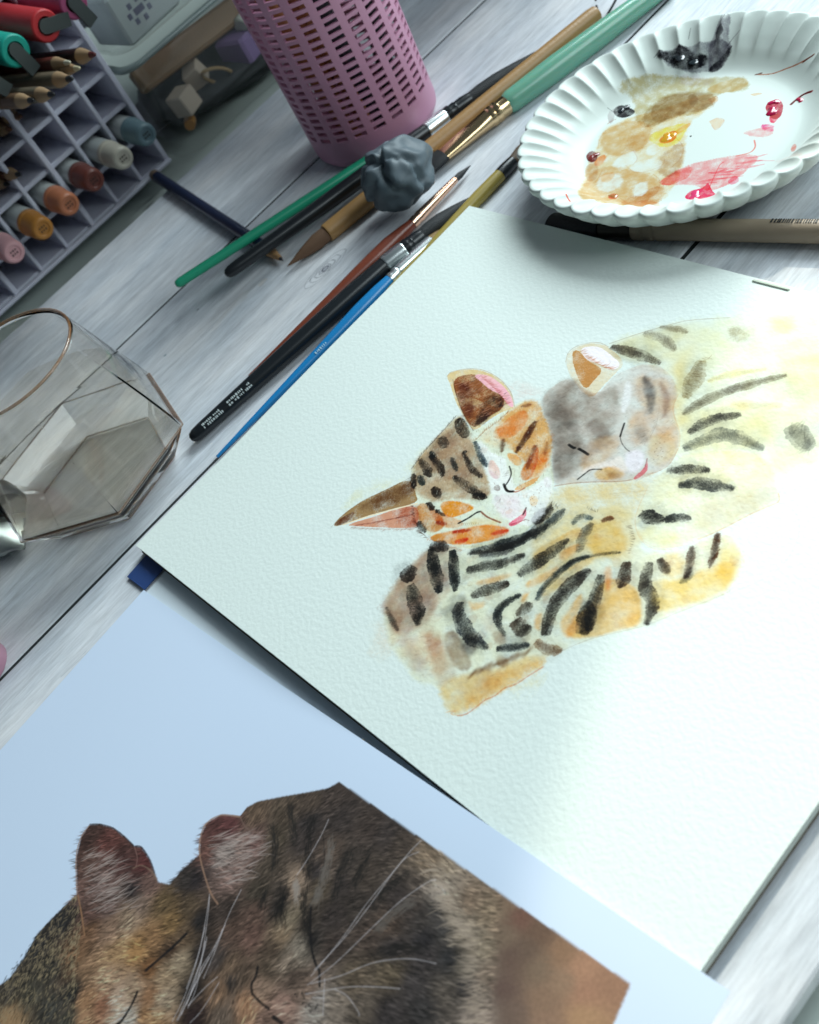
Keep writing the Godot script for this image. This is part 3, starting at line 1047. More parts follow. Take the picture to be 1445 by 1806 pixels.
# ------------------------------------------------------------------ pink lattice cup
func build_cup() -> void:
	var at := Vector3(-0.1172, 0, -0.2670)
	var cup := thing("pen_cup", "pink plastic pen cup with a lattice of rectangular holes", "pen cup", "", at)
	var R := 0.0373
	var th := 0.0016
	var cols := 21
	var sub := 4
	var ys := [0.0060, 0.0185]
	var hole_row := [false]
	for k in 27:
		var y: float = ys[-1]
		ys.append(y + 0.0024)
		hole_row.append(true)
		ys.append(y + 0.00425)
		hole_row.append(false)
	ys.append(ys[-1] + 0.006)
	hole_row.append(false)
	var s := Shape.new()
	# angles: three steps over the hole, one over the bar
	var an := []
	for c in cols:
		var a0 := TAU * c / cols
		var pitch := TAU / cols
		an.append_array([a0, a0 + pitch * 0.21, a0 + pitch * 0.42, a0 + pitch * 0.63])
	var m := an.size()
	var grid := func(i: int, j: int, r: float) -> Vector3:
		var a: float = -an[j % m]
		var k: float = r + 0.0012 * (ys[i] / 0.12)
		return Vector3(cos(a) * k, ys[i], sin(a) * k)
	for i in ys.size() - 1:
		for j in m:
			var open: bool = hole_row[i] and j % sub < 3
			var o0: Vector3 = grid.call(i, j, R)
			var o1: Vector3 = grid.call(i, j + 1, R)
			var o2: Vector3 = grid.call(i + 1, j + 1, R)
			var o3: Vector3 = grid.call(i + 1, j, R)
			var n0: Vector3 = grid.call(i, j, R - th)
			var n1: Vector3 = grid.call(i, j + 1, R - th)
			var n2: Vector3 = grid.call(i + 1, j + 1, R - th)
			var n3: Vector3 = grid.call(i + 1, j, R - th)
			if not open:
				var p := s.v.size()
				s.quad(o0, o1, o2, o3)
				for k in 4:
					s.n[p + k] = Vector3(s.v[p + k].x, 0, s.v[p + k].z).normalized()
				s.quad(n1, n0, n3, n2)
				if hole_row[i]:
					s.quad(o1, n1, n2, o2)
					s.quad(n0, o0, o3, n3)
			else:
				s.quad(o0, o1, n1, n0)
				s.quad(n3, n2, o2, o3)
	var ring := func(r: float, y: float) -> PackedVector3Array:
		var q := PackedVector3Array()
		for j in m:
			q.append(Vector3(cos(-an[j]) * r, y, sin(-an[j]) * r))
		return q
	s.loft([ring.call(R - 0.0068, 0.0003), ring.call(R - 0.0040, 0.0006), ring.call(R - 0.0018, 0.0018), ring.call(R - 0.0004, 0.0038), ring.call(R, 0.0060)])
	s.cap(ring.call(R - 0.0068, 0.0003), true)
	s.cap(ring.call(R - th, 0.0061), false)
	var top: float = ys[-1]
	s.loft([ring.call(R + 0.0013, top), ring.call(R + 0.0006, top + 0.001), ring.call(R - th + 0.0012, top)])
	# the quads run clockwise, because the angles do: turn the faces
	var area := 0.0
	for k in range(0, s.idx.size(), 3):
		area += s.v[s.idx[k]].dot(s.v[s.idx[k + 1]].cross(s.v[s.idx[k + 2]]))
	if area < 0.0:
		for k in range(0, s.idx.size(), 3):
			var swap := s.idx[k + 1]
			s.idx[k + 1] = s.idx[k + 2]
			s.idx[k + 2] = swap
		for k in s.n.size():
			var radial := Vector3(s.v[k].x, 0, s.v[k].z).length() > R - 0.0001 and absf(s.n[k].y) < 0.01
			if not (radial and s.n[k].dot(Vector3(s.v[k].x, 0, s.v[k].z)) > 0.0):
				s.n[k] = -s.n[k]
	var pk := mat(lin(0.53, 0.255, 0.375), 0.42)
	put("lattice_body", s, pk, cup)
	# what stands in the cup shows through the holes
	var inside := [[-0.012, 0.012, 0.02, -0.03, 0.0046, Color(0.30, 0.10, 0.04), "copper-brown pencil standing in the pink cup"], [0.004, 0.018, -0.04, 0.05, 0.0044, Color(0.34, 0.13, 0.05), "orange-brown pencil standing in the front of the pink cup"], [0.018, 0.006, 0.03, 0.05, 0.0042, Color(0.03, 0.03, 0.04), "black pen standing in the right of the pink cup"], [-0.020, -0.006, -0.05, -0.03, 0.0045, Color(0.22, 0.20, 0.10), "olive pencil standing in the left of the pink cup"], [0.006, -0.014, 0.05, -0.06, 0.0050, Color(0.02, 0.025, 0.03), "thick dark pen standing at the back of the pink cup"], [-0.004, 0.002, -0.02, 0.02, 0.0046, Color(0.45, 0.20, 0.09), "light copper pencil standing in the middle of the pink cup"]]
	for e in inside:
		var o := thing("standing_pencil", e[6], "pencil", "pencils and pens in the pink cup")
		var q := Shape.new()
		q.turned(at + Vector3(e[0], 0.0066, e[1]), at + Vector3(e[0] + e[2] * 0.3, 0.170, e[1] + e[3] * 0.3), [[0.0, e[4]], [0.163, e[4]]], 10)
		put("shaft", q, mat((e[5] as Color).linear_to_srgb(), 0.5), o)

# ------------------------------------------------------------------ tumbler of rinse water
func hexa(c: Vector3, y: float, r: float, per: int, turn: float) -> PackedVector3Array:
	var out := PackedVector3Array()
	for k in 6:
		var a := -(turn + TAU * k / 6.0)
		var b := -(turn + TAU * (k + 1) / 6.0)
		var p := Vector3(cos(a), 0, sin(a)) * r
		var q := Vector3(cos(b), 0, sin(b)) * r
		for j in per:
			out.append(c + p.lerp(q, float(j) / per) + Vector3(0, y, 0))
	return out

func round_ring(c: Vector3, y: float, r: float, per: int, turn: float) -> PackedVector3Array:
	var out := PackedVector3Array()
	for k in 6 * per:
		var a := -(turn + TAU * k / (6.0 * per))
		out.append(c + Vector3(cos(a) * r, y, sin(a) * r))
	return out

func glass_rings(c: Vector3, inset: float, y_low: float, y_top: float, per: int, turn: float) -> Array:
	var out := []
	out.append(hexa(c, 0.0004 + y_low, 0.036 - inset, per, turn))
	out.append(hexa(c, maxf(0.017, 0.0004 + y_low + 0.004), 0.0505 - inset * 1.12, per, turn))
	for i in range(1, 9):
		var f := i / 8.0
		var y := lerpf(maxf(0.017, y_low + 0.004), 0.075, f)
		if y > y_top:
			break
		var h := hexa(c, y, lerpf(0.0505, 0.0370, f) - inset * 1.1, per, turn)
		var r := round_ring(c, y, lerpf(0.0500, 0.0335, f) - inset, per, turn)
		var ring := PackedVector3Array()
		for k in h.size():
			ring.append(h[k].lerp(r[k], smoothstep(0.0, 1.0, f)))
		out.append(ring)
	return out

func build_tumbler() -> void:
	var at := Vector3(-0.0585, 0, -0.0178)
	var cup := thing("glass_tumbler", "faceted amber-tinted glass tumbler beside the pad's left corner", "glass", "", at)
	var turn := PI / 4.0
	var g := mat(Color(0.998, 0.990, 0.976, 0.0), 0.02)
	g.refraction_enabled = true
	g.refraction_scale = 0.022
	var per := 8
	var outer := glass_rings(Vector3.ZERO, 0.0, 0.0, 1.0, per, turn)
	var inner := glass_rings(Vector3.ZERO, 0.0014, 0.004, 1.0, per, turn)
	var s := Shape.new()
	# rings go clockwise about up, so follow them from the top down
	var seq := []
	inner.reverse()
	var body := Shape.new()
	var all := []
	var inward := inner.duplicate()
	inward.reverse()
	for r in inward:
		all.append(r)
	var lip_in: PackedVector3Array = inward[-1]
	var lip_out: PackedVector3Array = outer[-1]
	var lip := PackedVector3Array()
	for k in lip_in.size():
		lip.append((lip_in[k] + lip_out[k]) / 2.0 + Vector3(0, 0.0012, 0))
	# inside, from floor up to the lip (faces look inward), then the lip, then down the outside
	facet(body, all, false)
	body.loft([lip_in, lip, lip_out])
	var down := outer.duplicate()
	down.reverse()
	facet(body, down, false)
	body.cap(outer[0], false)
	body.cap(inward[0], true)
	body_fix(body)
	put("glass_wall", body, g, cup)
	var amber := pane(Color(0.60, 0.42, 0.25), 0.45, 0.1)
	var rim := Shape.new()
	var path := []
	for k in 49:
		var q: Vector3 = lip[k % 48]
		path.append(q + Vector3(0, 0.0002, 0))
	rim.tube(path, 0.00065, 10)
	put("amber_rim", rim, amber, cup)
	for k in 6:
		var fold := Shape.new()
		var line := []
		for i in range(1, 7):
			line.append((outer[i][k * per] as Vector3) * Vector3(1.004, 1.0, 1.004))
		fold.tube([outer[1][k * per], outer[1][((k + 1) % 6) * per]], 0.0004, 8)
		fold.tube([outer[0][k * per] + Vector3(0, 0.0006, 0), outer[0][((k + 1) % 6) * per] + Vector3(0, 0.0006, 0)], 0.0006, 8)
		put("amber_fold", fold, amber, cup)
	var water := thing("rinse_water", "cloudy yellowish paint water filling the glass tumbler", "water", "", at)
	var wm := pane(Color(0.86, 0.74, 0.50), 0.07, 0.03)
	var w := Shape.new()
	var wet := glass_rings(Vector3.ZERO, 0.0019, 0.0046, 0.049, per, turn)
	wet.reverse()
	facet(w, wet, false)
	w.cap(wet[0], true)
	w.cap(wet[-1], false)
	body_fix(w)
	put("water_body", w, wm, water)

# six flat sides with a sharp fold between each two
func facet(s: Shape, rings: Array, _flip: bool) -> void:
	var per: int = rings[0].size() / 6
	for k in 6:
		var strips := []
		for r in rings:
			var q := PackedVector3Array()
			for j in per + 1:
				q.append(r[(k * per + j) % r.size()])
			strips.append(q)
		s.loft(strips, false, true)

func body_fix(s: Shape) -> void:
	var vol := 0.0
	for k in range(0, s.idx.size(), 3):
		vol += s.v[s.idx[k]].dot(s.v[s.idx[k + 1]].cross(s.v[s.idx[k + 2]]))
	if vol < 0.0:
		for k in range(0, s.idx.size(), 3):
			var swap := s.idx[k + 1]
			s.idx[k + 1] = s.idx[k + 2]
			s.idx[k + 2] = swap
		for k in s.n.size():
			s.n[k] = -s.n[k]

# ------------------------------------------------------------------ brushes
func brush(called: String, label: String, path: Array) -> Node3D:
	var o := thing(called, label, "brush", "paint brushes on the table")
	for e in path:
		var s := Shape.new()
		s.turned(e[1], e[2], e[3], 22)
		put(e[0], s, e[4], o)
	return o

func prof(length: float, list: Array) -> Array:
	var out := []
	for e in list:
		if e[0] < -0.5:
			out.append([-1])
		else:
			out.append([e[0] * length] + e.slice(1))
	return out

func between(a: Vector3, b: Vector3, f: float) -> Vector3:
	return a.lerp(b, f)

func speckled_print(o: Node3D, a: Vector3, b: Vector3, r: float, rows: int, m: Material) -> void:
	# worn lettering too small to read: rows of short strokes on the upper side of a handle
	var s := Shape.new()
	var d := (b - a).normalized()
	var side := d.cross(Vector3.UP).normalized()
	var long := a.distance_to(b)
	for row in rows:
		var ang := 0.55 + row * 0.42
		var out := (Vector3.UP * cos(ang) + side * sin(ang)).normalized()
		var k := 0.0
		while k < long:
			var wdt := rng.randf_range(0.0004, 0.0009)
			if rng.randf() > 0.16:
				s.box(a + d * k + out * (r + 0.00002), Vector3(wdt, 0.00012, rng.randf_range(0.0006, 0.0013)), 0.00003, Basis(d, out, d.cross(out)))
			k += wdt + rng.randf_range(0.0003, 0.0006)
	put("worn_lettering", s, m, o)

func build_brushes() -> void:
	var black := mat(lin(0.010, 0.013, 0.016), 0.28)
	var hair := with_grain(mat(lin(0.008, 0.010, 0.012), 0.6), 0.2, 0.03, 60.0)
	var silver := mat(lin(0.75, 0.80, 0.80), 0.28, 1.0)
	var gold := mat(lin(0.80, 0.58, 0.33), 0.18, 1.0)
	var copper := mat(lin(0.78, 0.50, 0.36), 0.2, 1.0)
	var white := mat(lin(0.55, 0.62, 0.62), 0.6)

	# two black round brushes with silver collars
	var spots := [[Vector3(-0.0944,0.0132,-0.1344), Vector3(-0.0725,0.0052,-0.2662), Vector3(-0.0706,0.0046,-0.2799), Vector3(-0.0528,0.0032,-0.3475), "long black brush whose bristle end points away past the pink cup"], [Vector3(-0.0285,0.0040,-0.0531), Vector3(-0.0151,0.0054,-0.1763), Vector3(-0.0125,0.0056,-0.1879), Vector3(-0.0052,0.0036,-0.2344), "black brush with white lettering, lying between the red and the blue brush"]]
	for e in spots:
		var a: Vector3 = e[0]
		var b: Vector3 = e[1]
		var c: Vector3 = e[2]
		var d: Vector3 = e[3]
		var ab := a.distance_to(b)
		var bc := b.distance_to(c)
		var cd := c.distance_to(d)
		var o := brush("black_brush", e[4], [
			["handle", a, b, prof(ab, [[0.0, 0.0010], [0.008, 0.0024], [0.025, 0.0031], [0.06, 0.0034], [0.5, 0.0044], [0.85, 0.0047], [1.0, 0.0042]]), black],
			["collar", b, c, prof(bc, [[0.0, 0.0044], [0.05, 0.0047], [0.95, 0.0047], [1.0, 0.0044]]), silver],
			["ferrule", c, between(c, d, 0.24), prof(cd * 0.24, [[0.0, 0.0044], [0.2, 0.0046], [-1], [0.22, 0.0040], [0.42, 0.0043], [-1], [0.46, 0.0039], [0.7, 0.0042], [1.0, 0.0038]]), black],
			["bristles", between(c, d, 0.23), d, prof(cd * 0.77, [[0.0, 0.0036], [0.15, 0.0043], [0.35, 0.0042], [0.6, 0.0029], [0.85, 0.0012], [1.0, 0.0002]]), hair]])
		if o.name.ends_with("001"):
			speckled_print(o, between(a, b, 0.065), between(a, b, 0.155), 0.0036, 2, white)
			speckled_print(o, between(a, b, 0.19), between(a, b, 0.30), 0.0039, 2, white)

	# blue brush along the pad's edge
	var a0 := Vector3(-0.0081,0.0020,-0.0531)
	var b0 := Vector3(-0.0066,0.0036,-0.1705)
	var c0 := Vector3(-0.0067,0.0042,-0.1996)
	var d0 := Vector3(-0.0072,0.0040,-0.2063)
	var blue := mat(lin(0.012, 0.21, 0.50), 0.25)
	var bl := brush("blue_brush", "blue-handled flat brush with silver ferrule pressed against the pad's edge", [
		["handle", a0, b0, prof(a0.distance_to(b0), [[0.0, 0.0007], [0.3, 0.0017], [0.6, 0.0027], [0.82, 0.0036], [0.93, 0.0034], [1.0, 0.0028]]), blue],
		["ferrule", b0, c0, prof(b0.distance_to(c0), [[0.0, 0.0029], [0.06, 0.0031], [0.10, 0.0027], [0.16, 0.0031], [0.2, 0.0027], [-1], [0.24, 0.0029], [0.6, 0.0034, 0.0024], [1.0, 0.0042, 0.0016]]), silver],
		["bristles", c0, d0, prof(c0.distance_to(d0), [[0.0, 0.0041, 0.0015], [0.5, 0.0042, 0.0014], [1.0, 0.0040, 0.0008]]), mat(lin(0.25, 0.15, 0.05), 0.6)]])
	speckled_print(bl, between(a0, b0, 0.56), between(a0, b0, 0.80), 0.0027, 1, mat(lin(0.35, 0.55, 0.68), 0.5))

	# yellow brush, half under the blue one
	var y0 := Vector3(-0.0033,0.0024,-0.1650)
	var y1 := Vector3(-0.0027,0.0036,-0.2488)
	var y2 := Vector3(-0.0029,0.0036,-0.2591)
	var y3 := Vector3(-0.0076,0.0022,-0.2852)
	brush("yellow_brush", "mustard yellow brush with brown tip reaching towards the palette's left rim", [
		["handle", y0, y1, prof(y0.distance_to(y1), [[0.0, 0.0012], [0.4, 0.0024], [0.8, 0.0034], [1.0, 0.0032]]), mat(lin(0.36, 0.27, 0.055), 0.35)],
		["ferrule", y1, y2, prof(y1.distance_to(y2), [[0.0, 0.0033], [0.4, 0.0034], [1.0, 0.0030]]), black],
		["bristles", y2, y3, prof(y2.distance_to(y3), [[0.0, 0.0028], [0.3, 0.0032], [0.7, 0.0018], [1.0, 0.0002]]), mat(lin(0.09, 0.055, 0.03), 0.7)]])

	# red-brown brush
	var r0 := Vector3(-0.0335,0.0022,-0.0948)
	var r1 := Vector3(-0.0249,0.0040,-0.2054)
	var r2 := Vector3(-0.0257,0.0038,-0.2394)
	var r3 := Vector3(-0.0269,0.0024,-0.2520)
	var rust := with_grain(mat(lin(0.20, 0.045, 0.022), 0.3), 0.06, 0.006, 24.0)
	brush("red_brown_brush", "red-brown wooden brush with copper ferrule and fine black point", [
		["handle", r0, r1, prof(r0.distance_to(r1), [[0.0, 0.0008], [0.35, 0.0022], [0.7, 0.0038], [0.86, 0.0042], [1.0, 0.0026]]), rust],
		["ferrule", r1, r2, prof(r1.distance_to(r2), [[0.0, 0.0027], [0.08, 0.0029], [0.12, 0.0026], [0.18, 0.0029], [-1], [0.22, 0.0028], [1.0, 0.0018]]), copper],
		["bristles", r2, r3, prof(r2.distance_to(r3), [[0.0, 0.0016], [0.3, 0.0017], [1.0, 0.0002]]), hair]])

	# bamboo brush with its hanging loop
	var m0 := Vector3(-0.0763,0.0030,-0.1585)
	var m1 := Vector3(-0.0700,0.0048,-0.1840)
	var m2 := Vector3(-0.0396,0.0050,-0.3741)
	var bamboo := with_grain(mat(lin(0.36, 0.20, 0.07), 0.42), 0.05, 0.008, 30.0)
	var bb := brush("bamboo_brush", "tan bamboo brush with soft brown pointed hair, running under the grey putty", [
		["bristles", m1, m0, prof(m0.distance_to(m1), [[0.0, 0.0040], [0.25, 0.0042], [0.6, 0.0026], [1.0, 0.0002]]), with_grain(mat(lin(0.16, 0.085, 0.045), 0.7), 0.2, 0.03, 60.0)],
		["handle", m1, m2, prof(m1.distance_to(m2), [[0.0, 0.0046], [0.004, 0.0049], [0.98, 0.0047], [1.0, 0.0042]]), bamboo]])
	var loop := []
	for k in 21:
		var f := TAU * 0.95 * k / 20.0
		var q := m2 + Vector3(-0.004, 0.002, -0.004)
		loop.append(q + Vector3(0.012 * (1.0 - cos(f)) * 0.55 - 0.002, 0.007 * sin(f), -0.010 * sin(f) + 0.004 * sin(2.0 * f) - 0.004))
	var lq := Shape.new()
	lq.tube(loop, 0.0007)
	put("hanging_loop", lq, black, bb)

	# broad mint brush with a gold ferrule
	var g0 := Vector3(-0.0495,0.0036,-0.2415)
	var g1 := Vector3(-0.0474,0.0046,-0.2530)
	var g2 := Vector3(-0.0378,0.0055,-0.2948)
	var g3 := Vector3(-0.0116,0.0060,-0.4019)
	var mint := mat(Color(0.50, 0.80, 0.66, 0.0), 0.12)
	mint.refraction_enabled = true
	mint.refraction_scale = 0.049
	var milky := mat(lin(0.16, 0.40, 0.29), 0.22)
	milky.subsurf_scatter_enabled = true
	milky.subsurf_scatter_strength = 0.4
	var mb := brush("mint_brush", "broad brush with translucent mint green handle and shiny gold ferrule", [
		["bristles", g1, g0, prof(g0.distance_to(g1), [[0.0, 0.0062, 0.0026], [0.5, 0.0064, 0.0024], [0.9, 0.0060, 0.0014], [1.0, 0.0052, 0.0006]]), hair],
		["ferrule", g1, g2, prof(g1.distance_to(g2), [[0.0, 0.0062, 0.0026], [0.5, 0.0054, 0.0042], [0.72, 0.0051, 0.0050], [-1], [0.75, 0.0055, 0.0055], [0.79, 0.0055, 0.0055], [-1], [0.80, 0.0050, 0.0050], [-1], [0.83, 0.0055, 0.0055], [0.87, 0.0055, 0.0055], [-1], [0.88, 0.0051, 0.0051], [1.0, 0.0052, 0.0052]]), gold],
		["handle", g2, g3, prof(g2.distance_to(g3), [[0.0, 0.0050], [0.03, 0.0060], [0.3, 0.0066], [0.6, 0.0062], [1.0, 0.0050]]), milky]])

	# green stick of a brush, on top of the pencil
	var s0 := Vector3(-0.1211,0.0132,-0.1176)
	var s1 := Vector3(-0.0880,0.0030,-0.2571)
	brush("green_brush", "slim emerald green brush handle lying across the navy pencil", [
		["handle", s0, s1, prof(s0.distance_to(s1), [[0.0, 0.0009], [0.006, 0.0020], [0.02, 0.0025], [0.6, 0.0030], [1.0, 0.0033]]), mat(lin(0.02, 0.36, 0.20), 0.3)]])

	# big wooden brush under the plate
	var w0 := Vector3(0.0476,0.0036,-0.2282)
	var w1 := Vector3(0.0760,0.0048,-0.2303)
	var w2 := Vector3(0.0904,0.0048,-0.2341)
	var w3 := Vector3(0.1875,0.0048,-0.2604)
	var pale := with_grain(mat(lin(0.36, 0.28, 0.20), 0.5), 0.05, 0.01, 24.0)
	var wb := brush("wooden_brush", "thick pale wooden brush with dark bristles half under the palette", [
		["bristles", w1, w0, prof(w0.distance_to(w1), [[0.0, 0.0046], [0.4, 0.0058, 0.0046], [1.0, 0.0050, 0.0030]]), hair],
		["ferrule", w1, w2, prof(w1.distance_to(w2), [[0.0, 0.0046], [0.15, 0.0049], [0.2, 0.0046], [0.8, 0.0046], [0.85, 0.0049], [1.0, 0.0046]]), mat(lin(0.06, 0.055, 0.045), 0.35, 0.8)],
		["handle", w2, w3, prof(w2.distance_to(w3), [[0.0, 0.0044], [0.02, 0.0047], [0.045, 0.0047], [-1], [0.05, 0.0041], [0.06, 0.0041], [-1], [0.065, 0.0047], [0.09, 0.0047], [-1], [0.095, 0.0041], [0.105, 0.0041], [-1], [0.11, 0.0047], [0.14, 0.0047], [0.17, 0.0045], [1.0, 0.0046]]), pale]])
	var bars := Shape.new()
	var ax := (w3 - w2).normalized()
	var k2 := 0.0
	var st := w2.distance_to(Vector3(0.1473,0.0048,-0.2503))
	while k2 < 0.022:
		var wd := rng.randf_range(0.0003, 0.0008)
		var out := (Vector3.UP + ax.cross(Vector3.UP) * -0.2).normalized()
		bars.box(w2 + ax * (st + k2) + out * 0.0046, Vector3(wd, 0.00012, 0.0028), 0.00003, Basis(ax, out, ax.cross(out)))
		k2 += wd + rng.randf_range(0.0003, 0.0008)
	put("barcode_lines", bars, mat(lin(0.02, 0.02, 0.02), 0.6), wb)

	# navy pencil
	var p0 := Vector3(-0.2488,0.0037,-0.1870)
	var p1 := Vector3(-0.0998,0.0037,-0.1637)
	var p2 := Vector3(-0.0745,0.0030,-0.1595)
	var pencil := thing("navy_pencil", "navy blue hexagonal pencil lying under the green and black brushes", "pencil")
	var q0 := Shape.new()
	q0.turned(p0, p1, [[0.0, 0.0034], [0.0006, 0.0037], [p0.distance_to(p1), 0.0037]], 6)
	put("shaft", q0, mat(lin(0.010, 0.018, 0.055), 0.3), pencil)
	var q1 := Shape.new()
	q1.turned(p1, p2, [[0.0, 0.0036], [0.0145, 0.0012]], 18)
	put("sharpened_wood", q1, mat(lin(0.42, 0.24, 0.11), 0.6), pencil)
	var q2 := Shape.new()
	q2.turned(p1 + (p2 - p1).normalized() * 0.0140, p2, [[0.0, 0.0012], [0.0030, 0.0004], [0.0036, 0.0001]], 10)
	put("lead", q2, mat(lin(0.03, 0.03, 0.035), 0.4), pencil)
	var q3 := Shape.new()
	q3.turned(p0 - (p1 - p0).normalized() * 0.0060, p0 + (p1 - p0).normalized() * 0.0004, [[0.0, 0.0026], [0.001, 0.0034], [0.006, 0.0035]], 16)
	put("end_cap", q3, mat(lin(0.20, 0.14, 0.10), 0.6), pencil)

# ------------------------------------------------------------------ small things
func build_small_things() -> void:
	var putty := thing("kneaded_eraser", "lump of grey kneaded eraser resting on the brushes in front of the pink cup", "eraser")
	var c := Vector3(-0.0420,0.0190,-0.2200)
	put("putty", putty_shape(c), mat(lin(0.085, 0.115, 0.135), 0.55), putty)
	# crumpled metal paint tube at the left edge
	var tube := thing("paint_tube", "crumpled silver paint tube with black cap at the left edge below the tumbler", "paint tube")
	var s := Shape.new()
	var t0 := Vector3(-0.0819,0.0100,0.0441)
	var t1 := Vector3(-0.0703,0.0040,0.0260)
	var d := t0.distance_to(t1)
	s.turned(t0, t1, prof(d, [[0.0, 0.0105, 0.0095], [0.3, 0.0112, 0.0082], [0.55, 0.0118, 0.0058], [0.8, 0.0122, 0.0030], [1.0, 0.0125, 0.0009]]), 30)
	for k in s.v.size():
		var q := s.v[k]
		q.y = maxf(0.0006, q.y + 0.0012 * sin(q.x * 900.0 + q.z * 400.0) * cos(q.z * 700.0))
		s.v[k] = q
	put("tube_body", s, mat(lin(0.42, 0.46, 0.44), 0.34, 0.9), tube)
	var cp := Shape.new()
	cp.turned(Vector3(-0.0947,0.0130,0.0255), Vector3(-0.0795,0.0110,0.0254), [[0.0, 0.0100], [0.002, 0.0116], [0.012, 0.0116], [0.014, 0.0100]], 24)
	var cap := thing("black_bottle_cap", "black round cap at the left edge behind the tumbler", "cap")
	put("cap", cp, mat(lin(0.008, 0.010, 0.011), 0.4), cap)
	# pink lid just inside the left edge
	var lid := thing("pink_lid", "rounded pink plastic lid at the left edge above the print's corner", "lid")
	var l := Shape.new()
	var b := Vector3(-0.0223,0.0000,0.0813)
	l.turned(b + Vector3(0, 0.0003, 0), b + Vector3(0, 0.02, 0), [[0.0, 0.0125], [0.0015, 0.0140], [0.010, 0.0140], [0.013, 0.0128], [0.0145, 0.0100], [0.015, 0.001]], 36)
	put("lid", l, mat(lin(0.46, 0.24, 0.32), 0.4), lid)
	# crumbs of eraser on and beside the print
	var crumbs := [[Vector3(0.1555,0.0030,0.0036), "tan crumb on the print's upper edge beside the pad"], [Vector3(0.1734,0.0032,0.0120), "dark crumb on the print's white margin above the cat photo"], [Vector3(0.2332,0.0055,0.0219), "pale oval seed husk on the brown fur of the cat photo"]]
	for k in 3:
		var e = crumbs[k]
		var o := thing("crumb" if k < 2 else "seed_husk", e[1], "crumb" if k < 2 else "husk")
		var q: Shape
		if k == 2:
			q = blob(Vector3.ZERO, Vector3(0.0014, 0.0005, 0.0030), 4, 0.1, 10, 16)
		else:
			q = blob(Vector3.ZERO, Vector3(0.0007, 0.0004, 0.0005), 2 + k, 0.4, 8, 12)
		put("crumb" if k < 2 else "husk", q, mat([lin(0.30, 0.22, 0.10), lin(0.05, 0.05, 0.06), lin(0.34, 0.27, 0.13)][k], 0.7), o)
		o.position = e[0]
		o.rotation.y = 0.5

func putty_shape(c: Vector3) -> Shape:
	var f := FastNoiseLite.new()
	f.seed = 15
	f.frequency = 0.8
	f.fractal_octaves = 2
	var s := Shape.new()
	var rings := []
	# pressed folds: each groove is a plane through the lump that pinches it
	var folds := [[Vector3(0.75, 0.55, -0.35), 0.45, 0.20], [Vector3(-0.2, 0.75, -0.6), 0.42, 0.16], [Vector3(0.5, 0.2, 0.8), 0.5, 0.14], [Vector3(-0.8, 0.4, 0.3), 0.40, 0.12]]
	for i in 49:
		var la := -PI / 2.0 + PI * i / 48.0
		var r := PackedVector3Array()
		for j in 72:
			var lo := -TAU * j / 72.0
			var d := Vector3(cos(la) * cos(lo), sin(la), cos(la) * sin(lo))
			var k := 1.0 + 0.14 * f.get_noise_3dv(d * 1.2)
			for e in folds:
				var q: Vector3 = (e[0] as Vector3).normalized()
				var x: float = d.dot(q) - e[1]
				var bend: float = 0.12 * f.get_noise_3dv(d * 2.2 + q * 3.0)
				x += bend
				k -= e[2] * exp(-x * x * 110.0) * clampf(d.dot(Vector3(q.z, q.x, q.y).normalized()) * 2.0 + 0.6, 0.0, 1.0)
				k += e[2] * 0.55 * exp(-(x - 0.15) * (x - 0.15) * 60.0)
			var p := c + d * Vector3(0.0182, 0.0150, 0.0182) * k
			p.y = maxf(p.y, 0.0035)
			r.append(p)
		rings.append(r)
	s.loft(rings)
	return s

# ------------------------------------------------------------------ the painting: two kittens in watercolour, half finished
func fur_edge(p: Painter, a: Array, out_dir: Vector2, long: float, col: Vector3, al: float, every := 2.0, spread := 0.5) -> void:
	var q := pts(a)
	for i in q.size() - 1:
		var d := q[i].distance_to(q[i + 1])
		var k := 0.0
		while k < d:
			var s := q[i].lerp(q[i + 1], k / d)
			p.hair(s, out_dir.rotated(rng.randf_range(-spread, spread)).normalized(), long * rng.randf_range(0.5, 1.3), rng.randf_range(0.5, 1.0), col, al, rng.randf_range(-0.02, 0.02), false)
			k += every * rng.randf_range(0.5, 1.5)

# a tabby stripe: a wet halo, a ragged core, then combed strokes that cross it at a slant
func stripe(p: Painter, a: Array, wide: float, col: Vector3, al := 0.9, ragged := 0.75) -> void:
	var q := pts(a)
	wide *= 1.22
	p.wash(p.ribbon(q, wide * 2.0, 0.6, 0.5), (col * Vector3(0.9, 1.05, 1.12)).lerp(Vector3.ONE, 0.5), al * 0.45, 1.1, 3, 0.0, 0.6, 0.5)
	p.wash(p.ribbon(q, wide * 1.0, 0.5, 0.35), col, al * 0.82, 1.7, 1, 0.4, 0.8, 0.3)
	p.wash(p.ribbon(q, wide * 0.55, 0.2, 0.1), col * 0.7, al * 0.5, 1.5, 1, 0.2, 0.9, 0.4)
	var slant := rng.randf_range(0.7, 1.15) * (1.0 if rng.randf() < 0.5 else -1.0)
	for i in q.size() - 1:
		var a0 := q[maxi(i - 1, 0)]
		var a3 := q[mini(i + 2, q.size() - 1)]
		var d := (q[i + 1] - q[i])
		var n := int(d.length() / 1.9) + 1
		for k in n:
			var f := (k + rng.randf()) / n
			var g := (i + f) / (q.size() - 1)
			var s := q[i].cubic_interpolate(q[i + 1], a0, a3, f)
			var dir := d.normalized().rotated(slant + rng.randf_range(-0.4, 0.4))
			var long := wide * rng.randf_range(0.7, 1.3) * clampf(minf(g, 1.0 - g) * 5.0 + 0.25, 0.0, 1.0)
			p.hair(s - dir * long * rng.randf_range(0.35, 0.65), dir, long, rng.randf_range(0.8, 1.6), col, al * 0.38, rng.randf_range(-0.03, 0.03), false)

